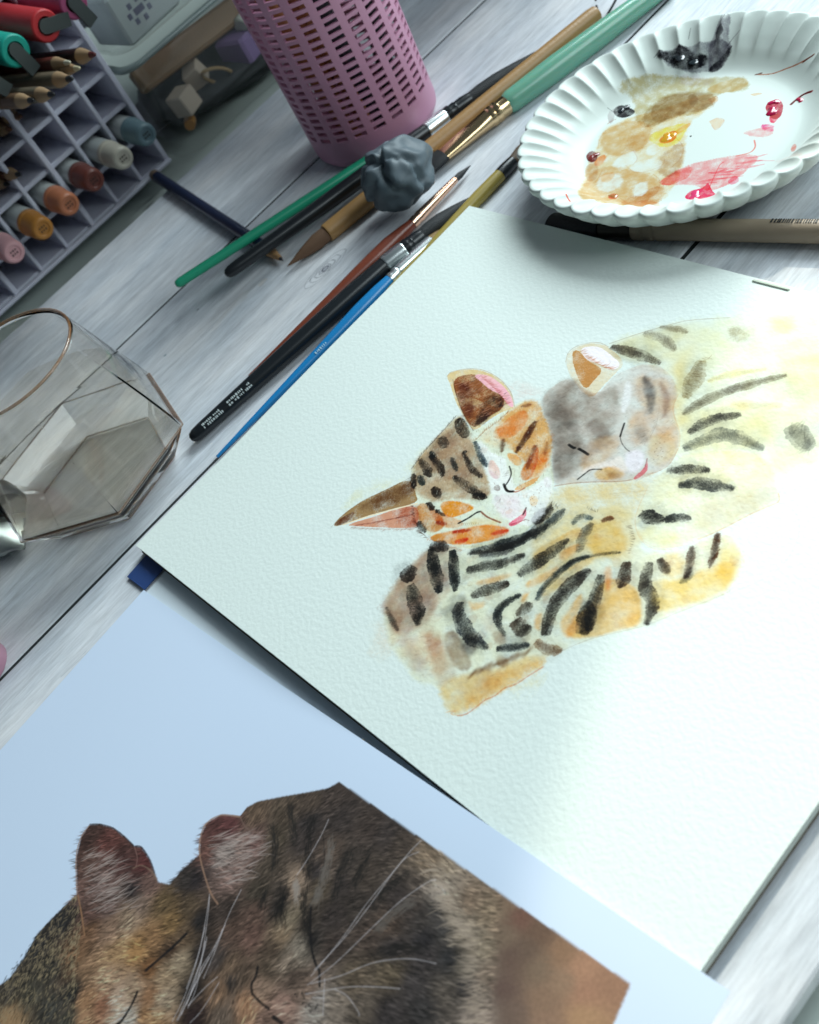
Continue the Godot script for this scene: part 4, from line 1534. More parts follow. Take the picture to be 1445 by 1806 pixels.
func area(p: Painter, a: Array, col: Vector3, al: float, blur := 2, rough := 0.5, edge := 0.3, wet := 0.15) -> void:
	p.wash(p.rounded_off(pts(a)), col, al, rough * 1.5, blur + (1 if blur > 1 else 0), edge, 0.6, minf(0.5, wet * (2.1 if blur > 1 else 1.6)))

func mottle(p: Painter, a: Array, col: Vector3, al: float, count: int, size: float) -> void:
	var q := pts(a)
	var lo := q[0]
	var hi := q[0]
	for k in q:
		lo = lo.min(k)
		hi = hi.max(k)
	var done := 0
	var tries := 0
	while done < count and tries < count * 8:
		tries += 1
		var s := Vector2(rng.randf_range(lo.x, hi.x), rng.randf_range(lo.y, hi.y))
		if not Geometry2D.is_point_in_polygon(s, q):
			continue
		done += 1
		var r := PackedVector2Array()
		for j in 7:
			r.append(s + Vector2.from_angle(TAU * j / 7.0) * size * rng.randf_range(0.4, 1.2))
		p.wash(r, col, al * rng.randf_range(0.4, 1.0), 0.9, 1, 0.5, 0.4, 0.2)

func painted_kittens() -> Image:
	var paper := Vector3(0.80, 0.875, 0.82)
	var p := painter(1249, 984, paper)
	var slate := pig(46, 58, 62)
	var dark := pig(58, 56, 50)
	var bluegrey := pig(88, 108, 112)
	var tan_ := pig(220, 190, 140)
	var ochre := pig(222, 160, 80)
	var orange := pig(214, 130, 40)
	var rust := pig(190, 92, 32)
	var brown := pig(128, 88, 54)
	var cream := pig(238, 226, 188)
	var yellow := pig(246, 230, 165)
	var grey := pig(140, 148, 138)

	# ---- the standing kitten's back, pale yellow running out of the sheet to the right
	area(p, [546,220,567,193,601,160,635,128,705,93,760,64,847,34,924,53,1015,186,996,283,952,338,947,350,903,318,854,337,808,363,798,389,789,354,772,332,734,300,724,268,700,241,660,224,620,231,597,245], Vector3(1.0, 0.938, 0.742), 0.72, 3, 0.5, 0.12, 0.3)
	area(p, [547,217,587,175,640,135,695,168,724,222,746,285,788,329,779,342,734,300,724,268,700,241,660,224,595,236], Vector3(1.0, 0.904, 0.709), 0.68, 3, 0.7, 0.1, 0.4)
	area(p, [670,211,690,189,712,236,742,287,766,313,776,334,749,311,724,268], Vector3(1.0, 0.861, 0.579), 0.63, 2, 0.6, 0.2, 0.3)
	area(p, [826,117,888,102,943,141,950,206,898,211,854,178], Vector3(1.0, 0.890, 0.660), 0.72, 4, 0.8, 0.0, 0.45)
	area(p, [759,68,799,51,816,84,792,103], Vector3(1.0, 0.909, 0.644), 0.63, 3, 0.8, 0.0, 0.45)
	area(p, [679,145,713,128,748,157,731,187,699,180], Vector3(1.0, 0.919, 0.644), 0.54, 3, 0.8, 0.0, 0.45)
	area(p, [755,308,786,268,841,244,881,253,909,307,854,337,808,363], Vector3(1.0, 0.904, 0.644), 0.63, 3, 0.7, 0.1, 0.35)
	area(p, [841,244,890,215,958,252,976,301,948,338,909,307,874,269], Vector3(1.0, 0.938, 0.791), 0.45, 3, 0.8, 0.0, 0.4)
	for e in [[558,216,590,179,632,192,645,221,604,232], [695,201,716,188,737,235,746,285,721,260], [818,272,867,242,906,250,915,296,866,302], [837,185,867,155,913,188,895,221], [722,119,745,97,783,134,759,152]]:
		area(p, e, Vector3(0.78, 0.80, 0.76), 0.5, 3, 0.8, 0.1, 0.4)
	p.soften(pts([546,220,567,193,601,160,635,128,705,93,760,64,847,34,924,53,1015,186,996,283,952,338,947,350,903,318,854,337,808,363,798,389,789,354,772,332,734,300,724,268,700,241,660,224,620,231,597,245]), 3)
	stripe(p, [587,175,623,173,663,190], 16, pig(150, 158, 148), 0.6)
	stripe(p, [605,153,638,148,658,148], 12, pig(150, 155, 140), 0.6)
	stripe(p, [553,223,588,221,621,221,657,223], 17, pig(112, 116, 108), 0.85)
	stripe(p, [716,193,727,221,733,246,740,270], 26, pig(158, 158, 128), 0.7)
	stripe(p, [756,301,765,275,785,240,817,206,856,170], 17, pig(142, 150, 136), 0.75)
	stripe(p, [787,329,794,306,812,284,838,265], 17, pig(86, 94, 94), 0.9)
	stripe(p, [797,357,814,334,833,311,868,305,905,309], 22, pig(130, 148, 150), 0.75)
	stripe(p, [915,255,937,266,964,284], 30, pig(140, 156, 154), 0.75)
	area(p, [718,121,725,106,748,112,757,130,746,139,730,133], pig(172, 182, 162), 0.8, 2, 0.7, 0.1, 0.35)
	stripe(p, [751,227,777,201,821,171], 13, Vector3(1.0, 0.904, 0.651), 0.6, 0.5)
	stripe(p, [812,254,846,241,884,226], 16, Vector3(1.0, 0.919, 0.798), 0.6, 0.5)
	p.line(pts([714,188,723,186,724,175]), 1.2, pig(140, 120, 100), 0.6)
	p.line(pts([717,184,730,183]), 1.2, pig(140, 120, 100), 0.5)
	p.line(pts([545,218,567,193,586,173,620,141,646,121,705,93]), 1.5, pig(150, 140, 110), 0.6)

	# ---- chest and the sitting kitten's body: base washes
	var body := [554,820,545,784,544,728,552,687,607,666,673,613,693,572,722,527,787,480,840,516,851,546,900,524,936,464,962,464,988,493,998,531,990,560,956,602,930,642,880,695,852,735,834,771,817,818,801,857,790,888,767,891,736,874,697,885,651,875,603,858]
	area(p, body, pig(234, 226, 200), 0.8, 2, 0.5, 0.15, 0.2)
	area(p, [555,828,547,796,545,748,545,694,578,679,600,679,615,718,643,748,629,763,645,798,642,813,620,839,608,846,563,820], pig(178, 170, 160), 0.75, 2, 0.7, 0.3, 0.25)
	area(p, [556,827,550,787,548,751,551,712,574,720,620,768,634,805,631,832,615,841,574,827], pig(172, 165, 150), 0.5, 3, 0.7, 0.2, 0.35)
	area(p, [657,506,708,473,769,441,788,417,793,454,810,499,831,525,843,554,821,578,786,597,755,678,684,594,672,549], pig(226, 212, 170), 0.7, 3, 0.6, 0.1, 0.3)
	area(p, [750,526,789,518,825,536,837,557,818,575,791,578,764,568], pig(228, 206, 140), 0.7, 2, 0.6, 0.25, 0.3)
	area(p, [660,505,732,463,781,437,790,449,776,471,702,516,668,525], pig(226, 222, 196), 0.6, 2, 0.7, 0.1, 0.35)
	# warm foreleg
	area(p, [843,716,836,677,847,652,834,622,841,599,888,592,930,641,907,663,880,695], pig(232, 192, 128), 0.75, 1, 0.6, 0.3, 0.15)
	area(p, [894,570,929,564,950,524,978,487,999,524,981,561,952,597,927,618], pig(242, 206, 140), 0.75, 2, 0.6, 0.25, 0.2)
	area(p, [887,536,906,516,931,543,913,565], pig(240, 196, 120), 0.6, 2, 0.7, 0.2, 0.3)
	area(p, [947,472,967,468,993,503,989,535,962,526], pig(246, 214, 150), 0.7, 3, 0.6, 0.0, 0.35)
	area(p, [821,696,824,677,817,642,832,650,839,685,855,683,856,706,845,714], pig(226, 184, 118), 0.65, 1, 0.6, 0.4, 0.15)
	area(p, [820,588,833,584,854,617,852,625], pig(222, 160, 90), 0.6, 1, 0.5, 0.3, 0.2)
	for e in [[658,711,688,681,704,666,707,675,689,696,672,711], [733,672,746,649,759,620,765,635,754,663,744,677], [744,605,754,583,766,571,767,599,759,616], [743,691,751,678,756,706], [784,706,791,695,810,726,795,723], [670,739,685,741,701,725,704,739,692,752]]:
		area(p, e, pig(222, 190, 142), 0.75, 1, 0.6, 0.4, 0.15)
	area(p, [706,619,725,584,745,545,759,563,739,602,720,636], pig(232, 205, 150), 0.6, 1, 0.6, 0.2, 0.2)
	area(p, [759,668,771,625,793,581,805,582,791,626,780,679], pig(228, 200, 135), 0.6, 1, 0.6, 0.2, 0.2)
	# grey pools of the haunch
	area(p, [677,805,692,789,722,803,751,816,759,829,742,839,710,826], pig(158, 156, 142), 0.85, 1, 0.8, 0.5, 0.15)
	area(p, [634,805,662,801,704,820,739,836,748,860,733,872,711,853,670,835], pig(190, 194, 182), 0.6, 2, 0.9, 0.3, 0.25)
	area(p, [623,849,629,833,677,849,706,862,707,876,670,875], pig(186, 198, 196), 0.7, 2, 0.9, 0.1, 0.4)
	area(p, [642,813,672,808,715,832,735,868,712,864,682,840], pig(196, 186, 168), 0.6, 2, 0.9, 0.3, 0.3)
	area(p, [583,835,618,840,650,821,695,832,713,858,677,867,638,860], pig(214, 212, 196), 0.6, 3, 0.8, 0.1, 0.35)
	area(p, [638,749,660,734,683,751,680,769,662,773], pig(110, 122, 122), 0.5, 2, 0.8, 0.3, 0.15)
	area(p, [637,771,673,757,692,771,675,781,653,781], pig(130, 140, 136), 0.6, 2, 0.8, 0.3, 0.3)
	area(p, [703,790,724,784,743,790,747,812,726,807], pig(112, 118, 116), 0.8, 2, 0.8, 0.2, 0.3)
	area(p, [744,762,755,753,778,761,771,774,757,773], pig(165, 160, 145), 0.75, 1, 0.7, 0.4, 0.2)
	area(p, [715,748,731,736,745,753,742,767,726,764], pig(196, 204, 200), 0.6, 2, 0.8, 0.3, 0.3)
	# tan hem along the bottom with its dried rim
	area(p, [734,873,751,842,776,820,799,796,819,766,844,748,850,763,830,810,810,857,795,890,773,897], pig(222, 206, 160), 0.85, 2, 0.6, 0.2, 0.2)
	area(p, [784,849,797,811,826,773,843,754,849,765,829,809,809,856,794,888], pig(228, 196, 130), 0.6, 2, 0.6, 0.1, 0.3)
	area(p, [759,850,779,823,796,821,806,838,794,860,772,857], pig(190, 192, 172), 0.6, 3, 0.8, 0.0, 0.45)
	area(p, [828,822,848,789,854,771,854,796,846,822], pig(240, 218, 180), 0.6, 3, 0.7, 0.0, 0.45)
	area(p, [559,849,591,843,622,870,618,891,590,876], pig(236, 214, 196), 0.6, 3, 0.7, 0.0, 0.45)
	p.line(pts([849,765,840,787,832,808,822,822,818,838,810,851,806,867,801,882,791,892]), 2.0, pig(196, 130, 70), 0.6)
	p.line(pts([773,897,785,886,781,895,799,887]), 1.5, pig(216, 180, 110), 0.6)
	for k in 26:
		var f := k / 25.0
		var s: Vector2 = pts([765,828,816,754])[0].lerp(pts([765,828,816,754])[1], f)
		p.wash(p.ribbon(PackedVector2Array([s + Vector2(0, -6 + rng.randf_range(-4, 4)), s + Vector2(rng.randf_range(-4, 1), rng.randf_range(8, 18))]), rng.randf_range(3, 6)), pig(150, 140, 115), rng.randf_range(0.4, 0.8), 0.6, 1, 0.3, 0.4, 0.25)
	area(p, [774,789,795,780,805,795,791,804], pig(160, 152, 128), 0.6, 1, 0.8, 0.3, 0.25)

	p.soften(pts(body), 2)
	mottle(p, body, pig(190, 186, 170), 0.30, 70, 8)
	# ---- tabby stripes of the body
	stripe(p, [551,697,576,719,600,736,623,753], 19, slate)
	stripe(p, [546,697,558,688,579,685], 18, pig(72, 76, 74))
	stripe(p, [586,683,607,702,629,723,644,738], 16, slate)
	stripe(p, [550,738,550,753,563,763], 24, pig(70, 72, 70))
	stripe(p, [568,767,593,783,614,797,633,815], 20, pig(62, 70, 70))
	stripe(p, [561,818,589,831,611,839], 8, pig(120, 132, 132), 0.8)
	stripe(p, [616,672,637,654,655,635,674,614,687,591,695,569], 18, slate)
	stripe(p, [633,668,658,650,676,632], 12, pig(110, 122, 124), 0.8)
	stripe(p, [635,702,653,682,676,663,700,632], 16, pig(70, 78, 78))
	stripe(p, [715,666,724,638,734,608,743,576], 18, pig(60, 68, 70))
	stripe(p, [691,602,694,576,699,552,701,534], 14, pig(76, 98, 106))
	stripe(p, [672,579,676,559,681,540], 18, pig(70, 70, 64))
	stripe(p, [731,552,732,535,752,529], 10, pig(70, 100, 112), 0.8)
	stripe(p, [772,588,760,562,757,535], 13, pig(120, 132, 130), 0.8)
	stripe(p, [770,686,765,665,767,637,774,608,791,585], 11, pig(86, 106, 112))
	stripe(p, [766,620,779,597,801,577,828,558], 6, pig(100, 116, 116), 0.8)
	stripe(p, [820,725,802,692,797,657,800,625,807,604], 19, pig(62, 64, 60))
	stripe(p, [863,697,856,676,838,647], 22, pig(66, 68, 62))
	stripe(p, [673,732,687,713,700,698,711,684], 17, pig(68, 68, 62))
	stripe(p, [665,749,676,765,704,780,734,787,758,786], 19, pig(60, 72, 82))
	stripe(p, [741,690,731,711,728,728,742,745,767,758], 11, pig(64, 78, 82))
	stripe(p, [763,694,764,705,759,721], 15, pig(110, 114, 106), 0.85)
	stripe(p, [762,730,779,733,789,727], 24, pig(90, 88, 80), 0.85)
	stripe(p, [780,749,787,734,789,724], 14, pig(84, 84, 78), 0.8)
	stripe(p, [770,780,789,766,809,750], 13, pig(74, 88, 94))
	stripe(p, [813,740,838,741,856,731], 15, pig(132, 112, 82), 0.7)
	stripe(p, [827,603,847,646,868,688], 15, pig(74, 78, 72))
	stripe(p, [846,567,858,589,865,608], 16, pig(80, 74, 64))
	stripe(p, [875,552,895,588,920,604,933,638], 17, pig(84, 90, 86))
	stripe(p, [884,540,901,550,912,552], 12, pig(90, 90, 84), 0.85)
	stripe(p, [913,500,926,524,936,550], 10, pig(96, 84, 70), 0.85)
	stripe(p, [932,465,945,492,955,520], 9, pig(92, 70, 50), 0.85)
	stripe(p, [932,530,938,545,934,560], 9, pig(140, 160, 162), 0.7)
	p.line(pts([853,736,880,695,930,642,957,603,996,545,999,535]), 1.2, pig(160, 160, 140), 0.6)
	p.line(pts([975,382,1003,385,1023,405,1034,433,1037,468,1026,503,1003,538]), 1.0, pig(186, 200, 192), 0.5)
	p.line(pts([1005,430,1023,427,1021,433]), 1.0, pig(196, 206, 200), 0.5)
	fur_edge(p, [813,510,833,527,841,551], Vector2(-1, 0.5), 9, pig(110, 100, 84), 0.7, 2.5)
	fur_edge(p, [732,518,753,516], Vector2(-0.6, -0.6), 7, pig(90, 90, 84), 0.8, 2.5)
	fur_edge(p, [667,538,692,539], Vector2(-0.4, -0.9), 8, pig(80, 84, 84), 0.8, 2.5)
	stripe(p, [767,526,774,518,781,514], 8, pig(130, 104, 76), 0.8)
	mottle(p, body, pig(190, 186, 170), 0.28, 60, 9)

	# ---- the standing kitten's arm
	var arm := [794,414,798,389,808,363,854,336,903,318,934,333,967,368,974,381,953,415,932,457,912,487,890,518,865,531,836,523,815,505,803,482,792,444]
	area(p, arm, Vector3(1.0, 0.928, 0.723), 0.7, 2, 0.4, 0.2, 0.15)
	area(p, [804,398,856,340,909,328,944,352,900,385,857,422,823,464,800,442], Vector3(1.0, 0.895, 0.651), 0.45, 3, 0.7, 0.0, 0.4)
	area(p, [879,444,898,402,931,372,962,365,973,381,950,416,931,455,911,475,884,465], pig(198, 212, 202), 0.8, 3, 0.6, 0.0, 0.35)
	area(p, [829,502,869,489,895,495,875,521,844,522], Vector3(1.0, 0.904, 0.618), 0.5, 2, 0.6, 0.1, 0.3)
	p.soften(pts(arm), 2)
	stripe(p, [799,404,816,394,834,384,857,375], 15, pig(64, 70, 70))
	stripe(p, [832,419,854,403,881,396,908,389], 18, pig(70, 82, 86))
	stripe(p, [812,488,832,486,851,483], 20, pig(36, 42, 44))
	stripe(p, [851,480,865,469,884,461], 13, pig(52, 62, 66))
	p.line(pts([967,368,975,380,966,395,953,416,939,443,924,470,912,487]), 1.6, pig(206, 172, 112), 0.6)
	p.line(pts([792,444,802,479,815,505,841,525,867,529,891,518]), 1.3, pig(206, 190, 140), 0.5)
	p.line(pts([825,512,846,525,873,523,901,504]), 1.0, pig(206, 190, 140), 0.4)

	# ---- the standing kitten's head
	var head2 := [515,372,512,342,528,306,572,322,602,322,598,278,613,254,631,234,663,228,699,244,724,268,734,297,772,332,789,357,797,387,788,414,768,439,744,454,708,473,680,489,656,506,637,487,581,422,542,393]
	area(p, head2, pig(196, 202, 194), 0.8, 1, 0.35, 0.2, 0.15)
	area(p, [515,372,512,342,528,306,572,322,606,327,612,286,651,326,669,360,691,400,671,426,674,456,656,505,581,422,542,393], pig(166, 174, 164), 0.7, 2, 0.6, 0.2, 0.25)
	area(p, [515,372,529,350,587,373,638,415,663,457,657,505,631,481,581,422,542,393], pig(140, 150, 144), 0.7, 3, 0.6, 0.0, 0.35)
	area(p, [532,310,563,321,602,338,617,378,574,379,528,360], pig(150, 154, 142), 0.5, 2, 0.9, 0.3, 0.3)
	area(p, [618,383,630,363,665,371,681,386,666,399,638,392], pig(158, 166, 160), 0.55, 2, 0.8, 0.2, 0.15)
	area(p, [587,392,606,383,624,398,625,412,610,409], pig(158, 166, 160), 0.55, 2, 0.8, 0.2, 0.15)
	area(p, [627,262,696,247,728,275,736,308,773,336,777,360,740,351,688,311,654,288], pig(226, 210, 184), 0.8, 2, 0.6, 0.1, 0.3)
	area(p, [674,335,693,318,737,352,740,381,712,381], pig(214, 202, 168), 0.6, 2, 0.7, 0.2, 0.3)
	area(p, [653,403,685,376,708,401,699,436,679,467,659,432], pig(206, 196, 158), 0.6, 2, 0.7, 0.2, 0.3)
	area(p, [734,353,760,337,787,355,793,387,775,408,750,390], pig(236, 216, 180), 0.8, 2, 0.6, 0.1, 0.3)
	stripe(p, [648,258,679,282,709,320], 14, pig(142, 160, 164), 0.8)
	stripe(p, [681,258,713,282,732,318], 11, pig(176, 176, 166), 0.6)
	area(p, [693,345,716,344,738,369,726,379], pig(160, 170, 164), 0.6, 2, 0.7, 0.1, 0.35)
	p.wash(p.rounded_off(pts([625,276,636,277,659,305,668,333,662,340,645,310])), pig(222, 236, 232), 0.5, 0.8, 2, 0.0, 0.2, 0.2, true)
	p.wash(p.rounded_off(pts([720,404,734,384,756,396,760,419,755,433,734,423])), pig(226, 226, 230), 0.6, 0.6, 3, 0.0, 0.2, 0.2, true)
	p.wash(p.rounded_off(pts([675,478,684,443,711,426,713,407,736,422,749,435,718,435,692,452])), pig(214, 220, 206), 0.6, 0.5, 2, 0.0, 0.2, 0.3, true)
	area(p, [694,455,716,432,749,435,742,451,711,467], pig(222, 196, 136), 0.85, 1, 0.5, 0.3, 0.2)
	area(p, [714,446,741,439,741,450,726,455], pig(170, 170, 150), 0.6, 1, 0.6, 0.2, 0.25)
	p.soften(pts(head2), 2)
	area(p, [761,438,764,424,764,411,757,396,773,415,771,429,766,440], pig(224, 132, 142), 0.95, 1, 0.3, 0.3, 0.15)
	p.line(pts([764,411,757,396]), 2.0, pig(150, 80, 90), 0.6)
	for e in [[[680,353,687,370,691,379], 3.2], [[691,379,701,388,715,395,724,397], 1.6], [[682,479,686,463,690,453,706,445], 2.6], [[623,428,633,430,638,429], 5.0], [[644,428,655,429,667,431], 5.0]]:
		p.line(pts(e[0]), e[1], pig(32, 36, 38), 0.9)
	p.line(pts([656,506,680,488,707,472,744,453,762,440]), 1.8, pig(170, 140, 110), 0.7)
	p.line(pts([777,422,789,408,795,390,789,359]), 1.4, pig(190, 160, 110), 0.6)
	p.line(pts([724,268,735,298,772,332,789,357]), 1.2, pig(206, 176, 110), 0.5)
	p.line(pts([736,361,730,337,723,322]), 1.0, pig(140, 140, 130), 0.5)
	p.line(pts([737,378,725,330,711,300]), 0.8, pig(150, 150, 140), 0.4)
	for e in [752,367,757,363,759,374,764,370,760,381,771,375,769,385,776,384,762,358,768,394].size() / 2:
		var spots := pts([752,367,757,363,759,374,764,370,760,381,771,375,769,385,776,384,762,358,768,394])
		p.dab(spots[e], 1.8, pig(130, 110, 90), 0.7, false)
	for k in 5:
		p.line(pts([755,473,774,457,796,447]), 0.0, pig(160, 150, 120), 0.0)
		var s := pts([752,479,798,445])
		p.line(PackedVector2Array([s[0] + Vector2(rng.randf_range(-8, 8), k * 4.0 - 8), s[1] + Vector2(rng.randf_range(-8, 8), k * 3.0 - 6)]), 0.8, pig(170, 164, 130), 0.4)
	area(p, [498,282,488,260,498,240,525,223,559,228,602,245,598,276,597,307,597,332,572,327,529,306], pig(216, 212, 184), 0.9, 1, 0.3, 0.4, 0.15)
	p.wash(p.rounded_off(pts([499,247,529,229,562,238,597,250,591,269,556,263,532,266])), pig(238, 226, 226), 0.95, 0.3, 1, 0.0, 0.2, 0.2, true)
	area(p, [496,265,497,248,538,268,574,269,574,302,574,321,547,308], pig(182, 148, 90), 0.95, 1, 0.4, 0.3, 0.15)
	fur_edge(p, [506,253,541,267,569,268,589,267], Vector2(0.7, -0.75), 13, pig(176, 150, 100), 0.8, 1.4, 0.4)
	fur_edge(p, [526,258,558,265,583,265], Vector2(0.7, -0.4), 10, pig(200, 180, 150), 0.7, 1.6, 0.4)
	p.line(pts([498,282,488,260,497,239,524,223,550,225]), 1.6, pig(170, 150, 100), 0.6)
	p.line(pts([498,282,529,306,572,327,597,332]), 1.2, pig(190, 180, 140), 0.5)
	mottle(p, head2, pig(150, 156, 148), 0.18, 40, 6)

	# ---- the sitting kitten's head
	area(p, [404,622,384,556,387,506,391,457,389,465,385,536,405,598,386,631,357,669,343,723,339,678,369,630], pig(246, 222, 182), 0.6, 3, 0.6, 0.0, 0.4)
	area(p, [429,369,467,358,504,357,506,371,476,379], pig(244, 214, 208), 0.6, 3, 0.6, 0.0, 0.4)
	var head1 := [399,592,393,560,393,512,393,466,402,460,443,480,457,459,470,415,478,397,488,382,516,376,543,398,578,420,602,445,621,472,644,492,663,517,675,547,674,581,671,612,641,640,602,674,564,677,529,682,501,674,470,659,446,629,418,615]
	area(p, head1, pig(238, 230, 208), 0.85, 1, 0.3, 0.2, 0.15)
	area(p, [399,592,393,560,393,512,393,466,402,460,436,479,474,504,517,531,549,547,570,570,552,590,516,601,491,625,469,630,446,629,418,615], pig(176, 164, 142), 0.9, 2, 0.5, 0.2, 0.2)
	area(p, [392,542,409,486,460,510,512,547,494,578,442,585], pig(170, 164, 150), 0.5, 2, 0.9, 0.2, 0.3)
	area(p, [475,420,489,383,516,377,542,398,578,420,606,452,611,490,581,491,550,481,518,470,483,472], pig(206, 170, 110), 0.9, 2, 0.6, 0.3, 0.2)
	area(p, [486,423,501,397,525,415,526,452,512,468,483,462], pig(214, 160, 84), 0.6, 1, 0.8, 0.3, 0.25)
	area(p, [456,474,478,445,509,460,514,486,488,488], pig(222, 206, 176), 0.6, 2, 0.7, 0.1, 0.3)
	area(p, [532,487,557,484,578,493,574,503,553,500], pig(214, 176, 120), 0.8, 1, 0.6, 0.3, 0.2)
	area(p, [583,508,579,474,575,448,600,482,612,512,600,524], pig(196, 128, 56), 0.9, 1, 0.6, 0.4, 0.2)
	area(p, [589,469,598,447,618,474,618,505,611,517], pig(214, 160, 84), 0.8, 2, 0.6, 0.2, 0.3)
	stripe(p, [537,412,545,446,551,482], 11, pig(98, 72, 44), 0.85)
	stripe(p, [509,467,527,491], 8, pig(130, 108, 76), 0.8)
	stripe(p, [572,454,584,485,592,500], 10, pig(140, 92, 44), 0.7)
	stripe(p, [491,397,505,386], 8, pig(150, 120, 70), 0.7)
	stripe(p, [585,439,601,464], 7, pig(160, 130, 80), 0.6)
	area(p, [515,508,548,520,563,536,554,542,531,534], pig(212, 128, 34), 0.95, 1, 0.5, 0.4, 0.15)
	area(p, [529,530,544,531,562,536,550,542], pig(186, 88, 24), 0.8, 1, 0.5, 0.3, 0.2)
	area(p, [497,622,520,606,552,600,565,602,553,621,540,637,521,637], pig(222, 146, 40), 0.95, 1, 0.5, 0.35, 0.18)
	area(p, [530,685,546,664,569,648,600,618,645,603,649,619,612,656,580,675,548,685], pig(222, 150, 68), 0.9, 1, 0.6, 0.35, 0.18)
	area(p, [461,645,478,632,527,643,544,656,531,677,497,672], pig(190, 146, 92), 0.85, 1, 0.6, 0.35, 0.2)
	area(p, [481,635,521,637,570,630,566,645,541,658,505,650], pig(202, 150, 90), 0.7, 1, 0.7, 0.3, 0.2)
	area(p, [567,627,595,608,624,602,614,620,581,632], pig(236, 206, 160), 0.7, 2, 0.6, 0.1, 0.3)
	stripe(p, [562,656,587,638], 7, pig(190, 86, 28), 0.85)
	stripe(p, [579,669,596,654], 8, pig(206, 96, 40), 0.85)
	stripe(p, [623,628,646,609], 7, pig(206, 106, 40), 0.8)
	stripe(p, [520,655,542,649], 7, pig(170, 90, 40), 0.7)
	p.soften(pts(head1), 1)
	# white muzzle left bare, with a lilac nose bridge
	p.wash(p.rounded_off(pts([459,488,482,487,512,505,538,493,585,534,624,541,631,489,657,508,675,547,674,580,667,592,602,596,552,550,508,521])), pig(232, 238, 232), 0.6, 0.9, 3, 0.0, 0.2, 0.25, true)
	area(p, [598,536,615,511,622,498,623,520,602,546], pig(222, 176, 120), 0.8, 1, 0.5, 0.2, 0.2)
	area(p, [580,572,591,553,620,552,641,567,634,592,605,590], pig(216, 218, 222), 0.7, 2, 0.5, 0.2, 0.3)
	area(p, [576,567,584,561,601,575,587,577], pig(176, 190, 194), 0.6, 1, 0.6, 0.2, 0.3)
	area(p, [636,601,639,589,645,574,639,560,652,571,654,586,646,601], pig(214, 106, 136), 0.95, 1, 0.25, 0.3, 0.15)
	p.line(pts([646,574,644,566,641,560]), 3.0, pig(90, 30, 50), 0.8)
	p.line(pts([641,598,650,587,656,579]), 1.8, pig(170, 60, 90), 0.7)
	p.line(pts([656,579,663,578]), 1.4, pig(110, 70, 60), 0.7)
	for e in [[[559,508,572,518,578,531,580,545], 2.6], [[575,541,590,549,601,545], 4.6], [[558,638,566,623,572,607,577,602], 3.4]]:
		p.line(pts(e[0]), e[1], pig(28, 26, 28), 0.95)
	p.line(pts([577,602,596,605,623,603]), 3.2, pig(156, 96, 44), 0.8)
	p.line(pts([587,549,605,544,614,530]), 2.6, pig(186, 120, 60), 0.7)
	area(p, [562,554,568,545,580,554,572,560], pig(120, 116, 112), 0.7, 1, 0.5, 0.3, 0.2)
	for k in 9:
		p.hair(pts([563,513])[0] + Vector2(rng.randf_range(-2, 2), k * 2.2), Vector2(0.75, -0.6), 11, 0.6, pig(90, 84, 76), 0.6, 0.0, false)
		p.hair(pts([560,634])[0] + Vector2(k * 3.0, -k * 1.6), Vector2(0.35, 0.9), 9, 0.6, pig(90, 84, 76), 0.6, 0.0, false)
	var dots := pts([638,545,647,547,646,552,654,552,639,542,635,525,642,528,636,535,637,517,623,515])
	for e in dots:
		p.dab(e, 1.7, pig(130, 92, 50), 0.8, false)
	area(p, [631,542,643,534,656,547,649,557], pig(226, 190, 130), 0.6, 1, 0.6, 0.2, 0.3)
	area(p, [628,496,645,496,652,514,638,513], pig(214, 222, 226), 0.6, 1, 0.6, 0.2, 0.3)
	# forehead stripes
	for e in [[[399,468,424,482,445,493], 17], [[398,514,425,528], 17], [[409,553,441,563,465,577], 11], [[397,568,425,579,445,589], 13], [[409,598,434,622], 9], [[465,603,492,615], 12], [[461,522,503,542,532,547], 10], [[482,570,523,574,562,575], 13], [[541,583,568,576], 11], [[479,632,499,639], 8], [[491,670,519,679], 9], [[503,637,527,638], 5], [[461,522,467,517], 7]]:
		stripe(p, e[0], e[1], pig(64, 64, 58), 0.92)
	for e in [[[421,596,445,608], 9], [[449,539,480,558], 9], [[465,494,497,514,524,527], 9], [[403,547,421,552], 7]]:
		stripe(p, e[0], e[1], pig(72, 98, 108), 0.85)
	fur_edge(p, [399,592,393,559,393,512,392,466], Vector2(-0.6, -0.6), 5, pig(90, 84, 72), 0.8, 1.4, 0.6)
	fur_edge(p, [458,647,485,669,512,682,530,685], Vector2(-0.9, 0.5), 8, pig(110, 84, 60), 0.8, 1.6, 0.6)
	fur_edge(p, [465,494,466,470,475,442,477,417], Vector2(-0.4, -0.6), 9, pig(170, 140, 96), 0.7, 1.5, 0.5)
	fur_edge(p, [530,685,561,680,601,673], Vector2(-0.4, 0.9), 6, pig(190, 150, 100), 0.6, 2.0, 0.6)
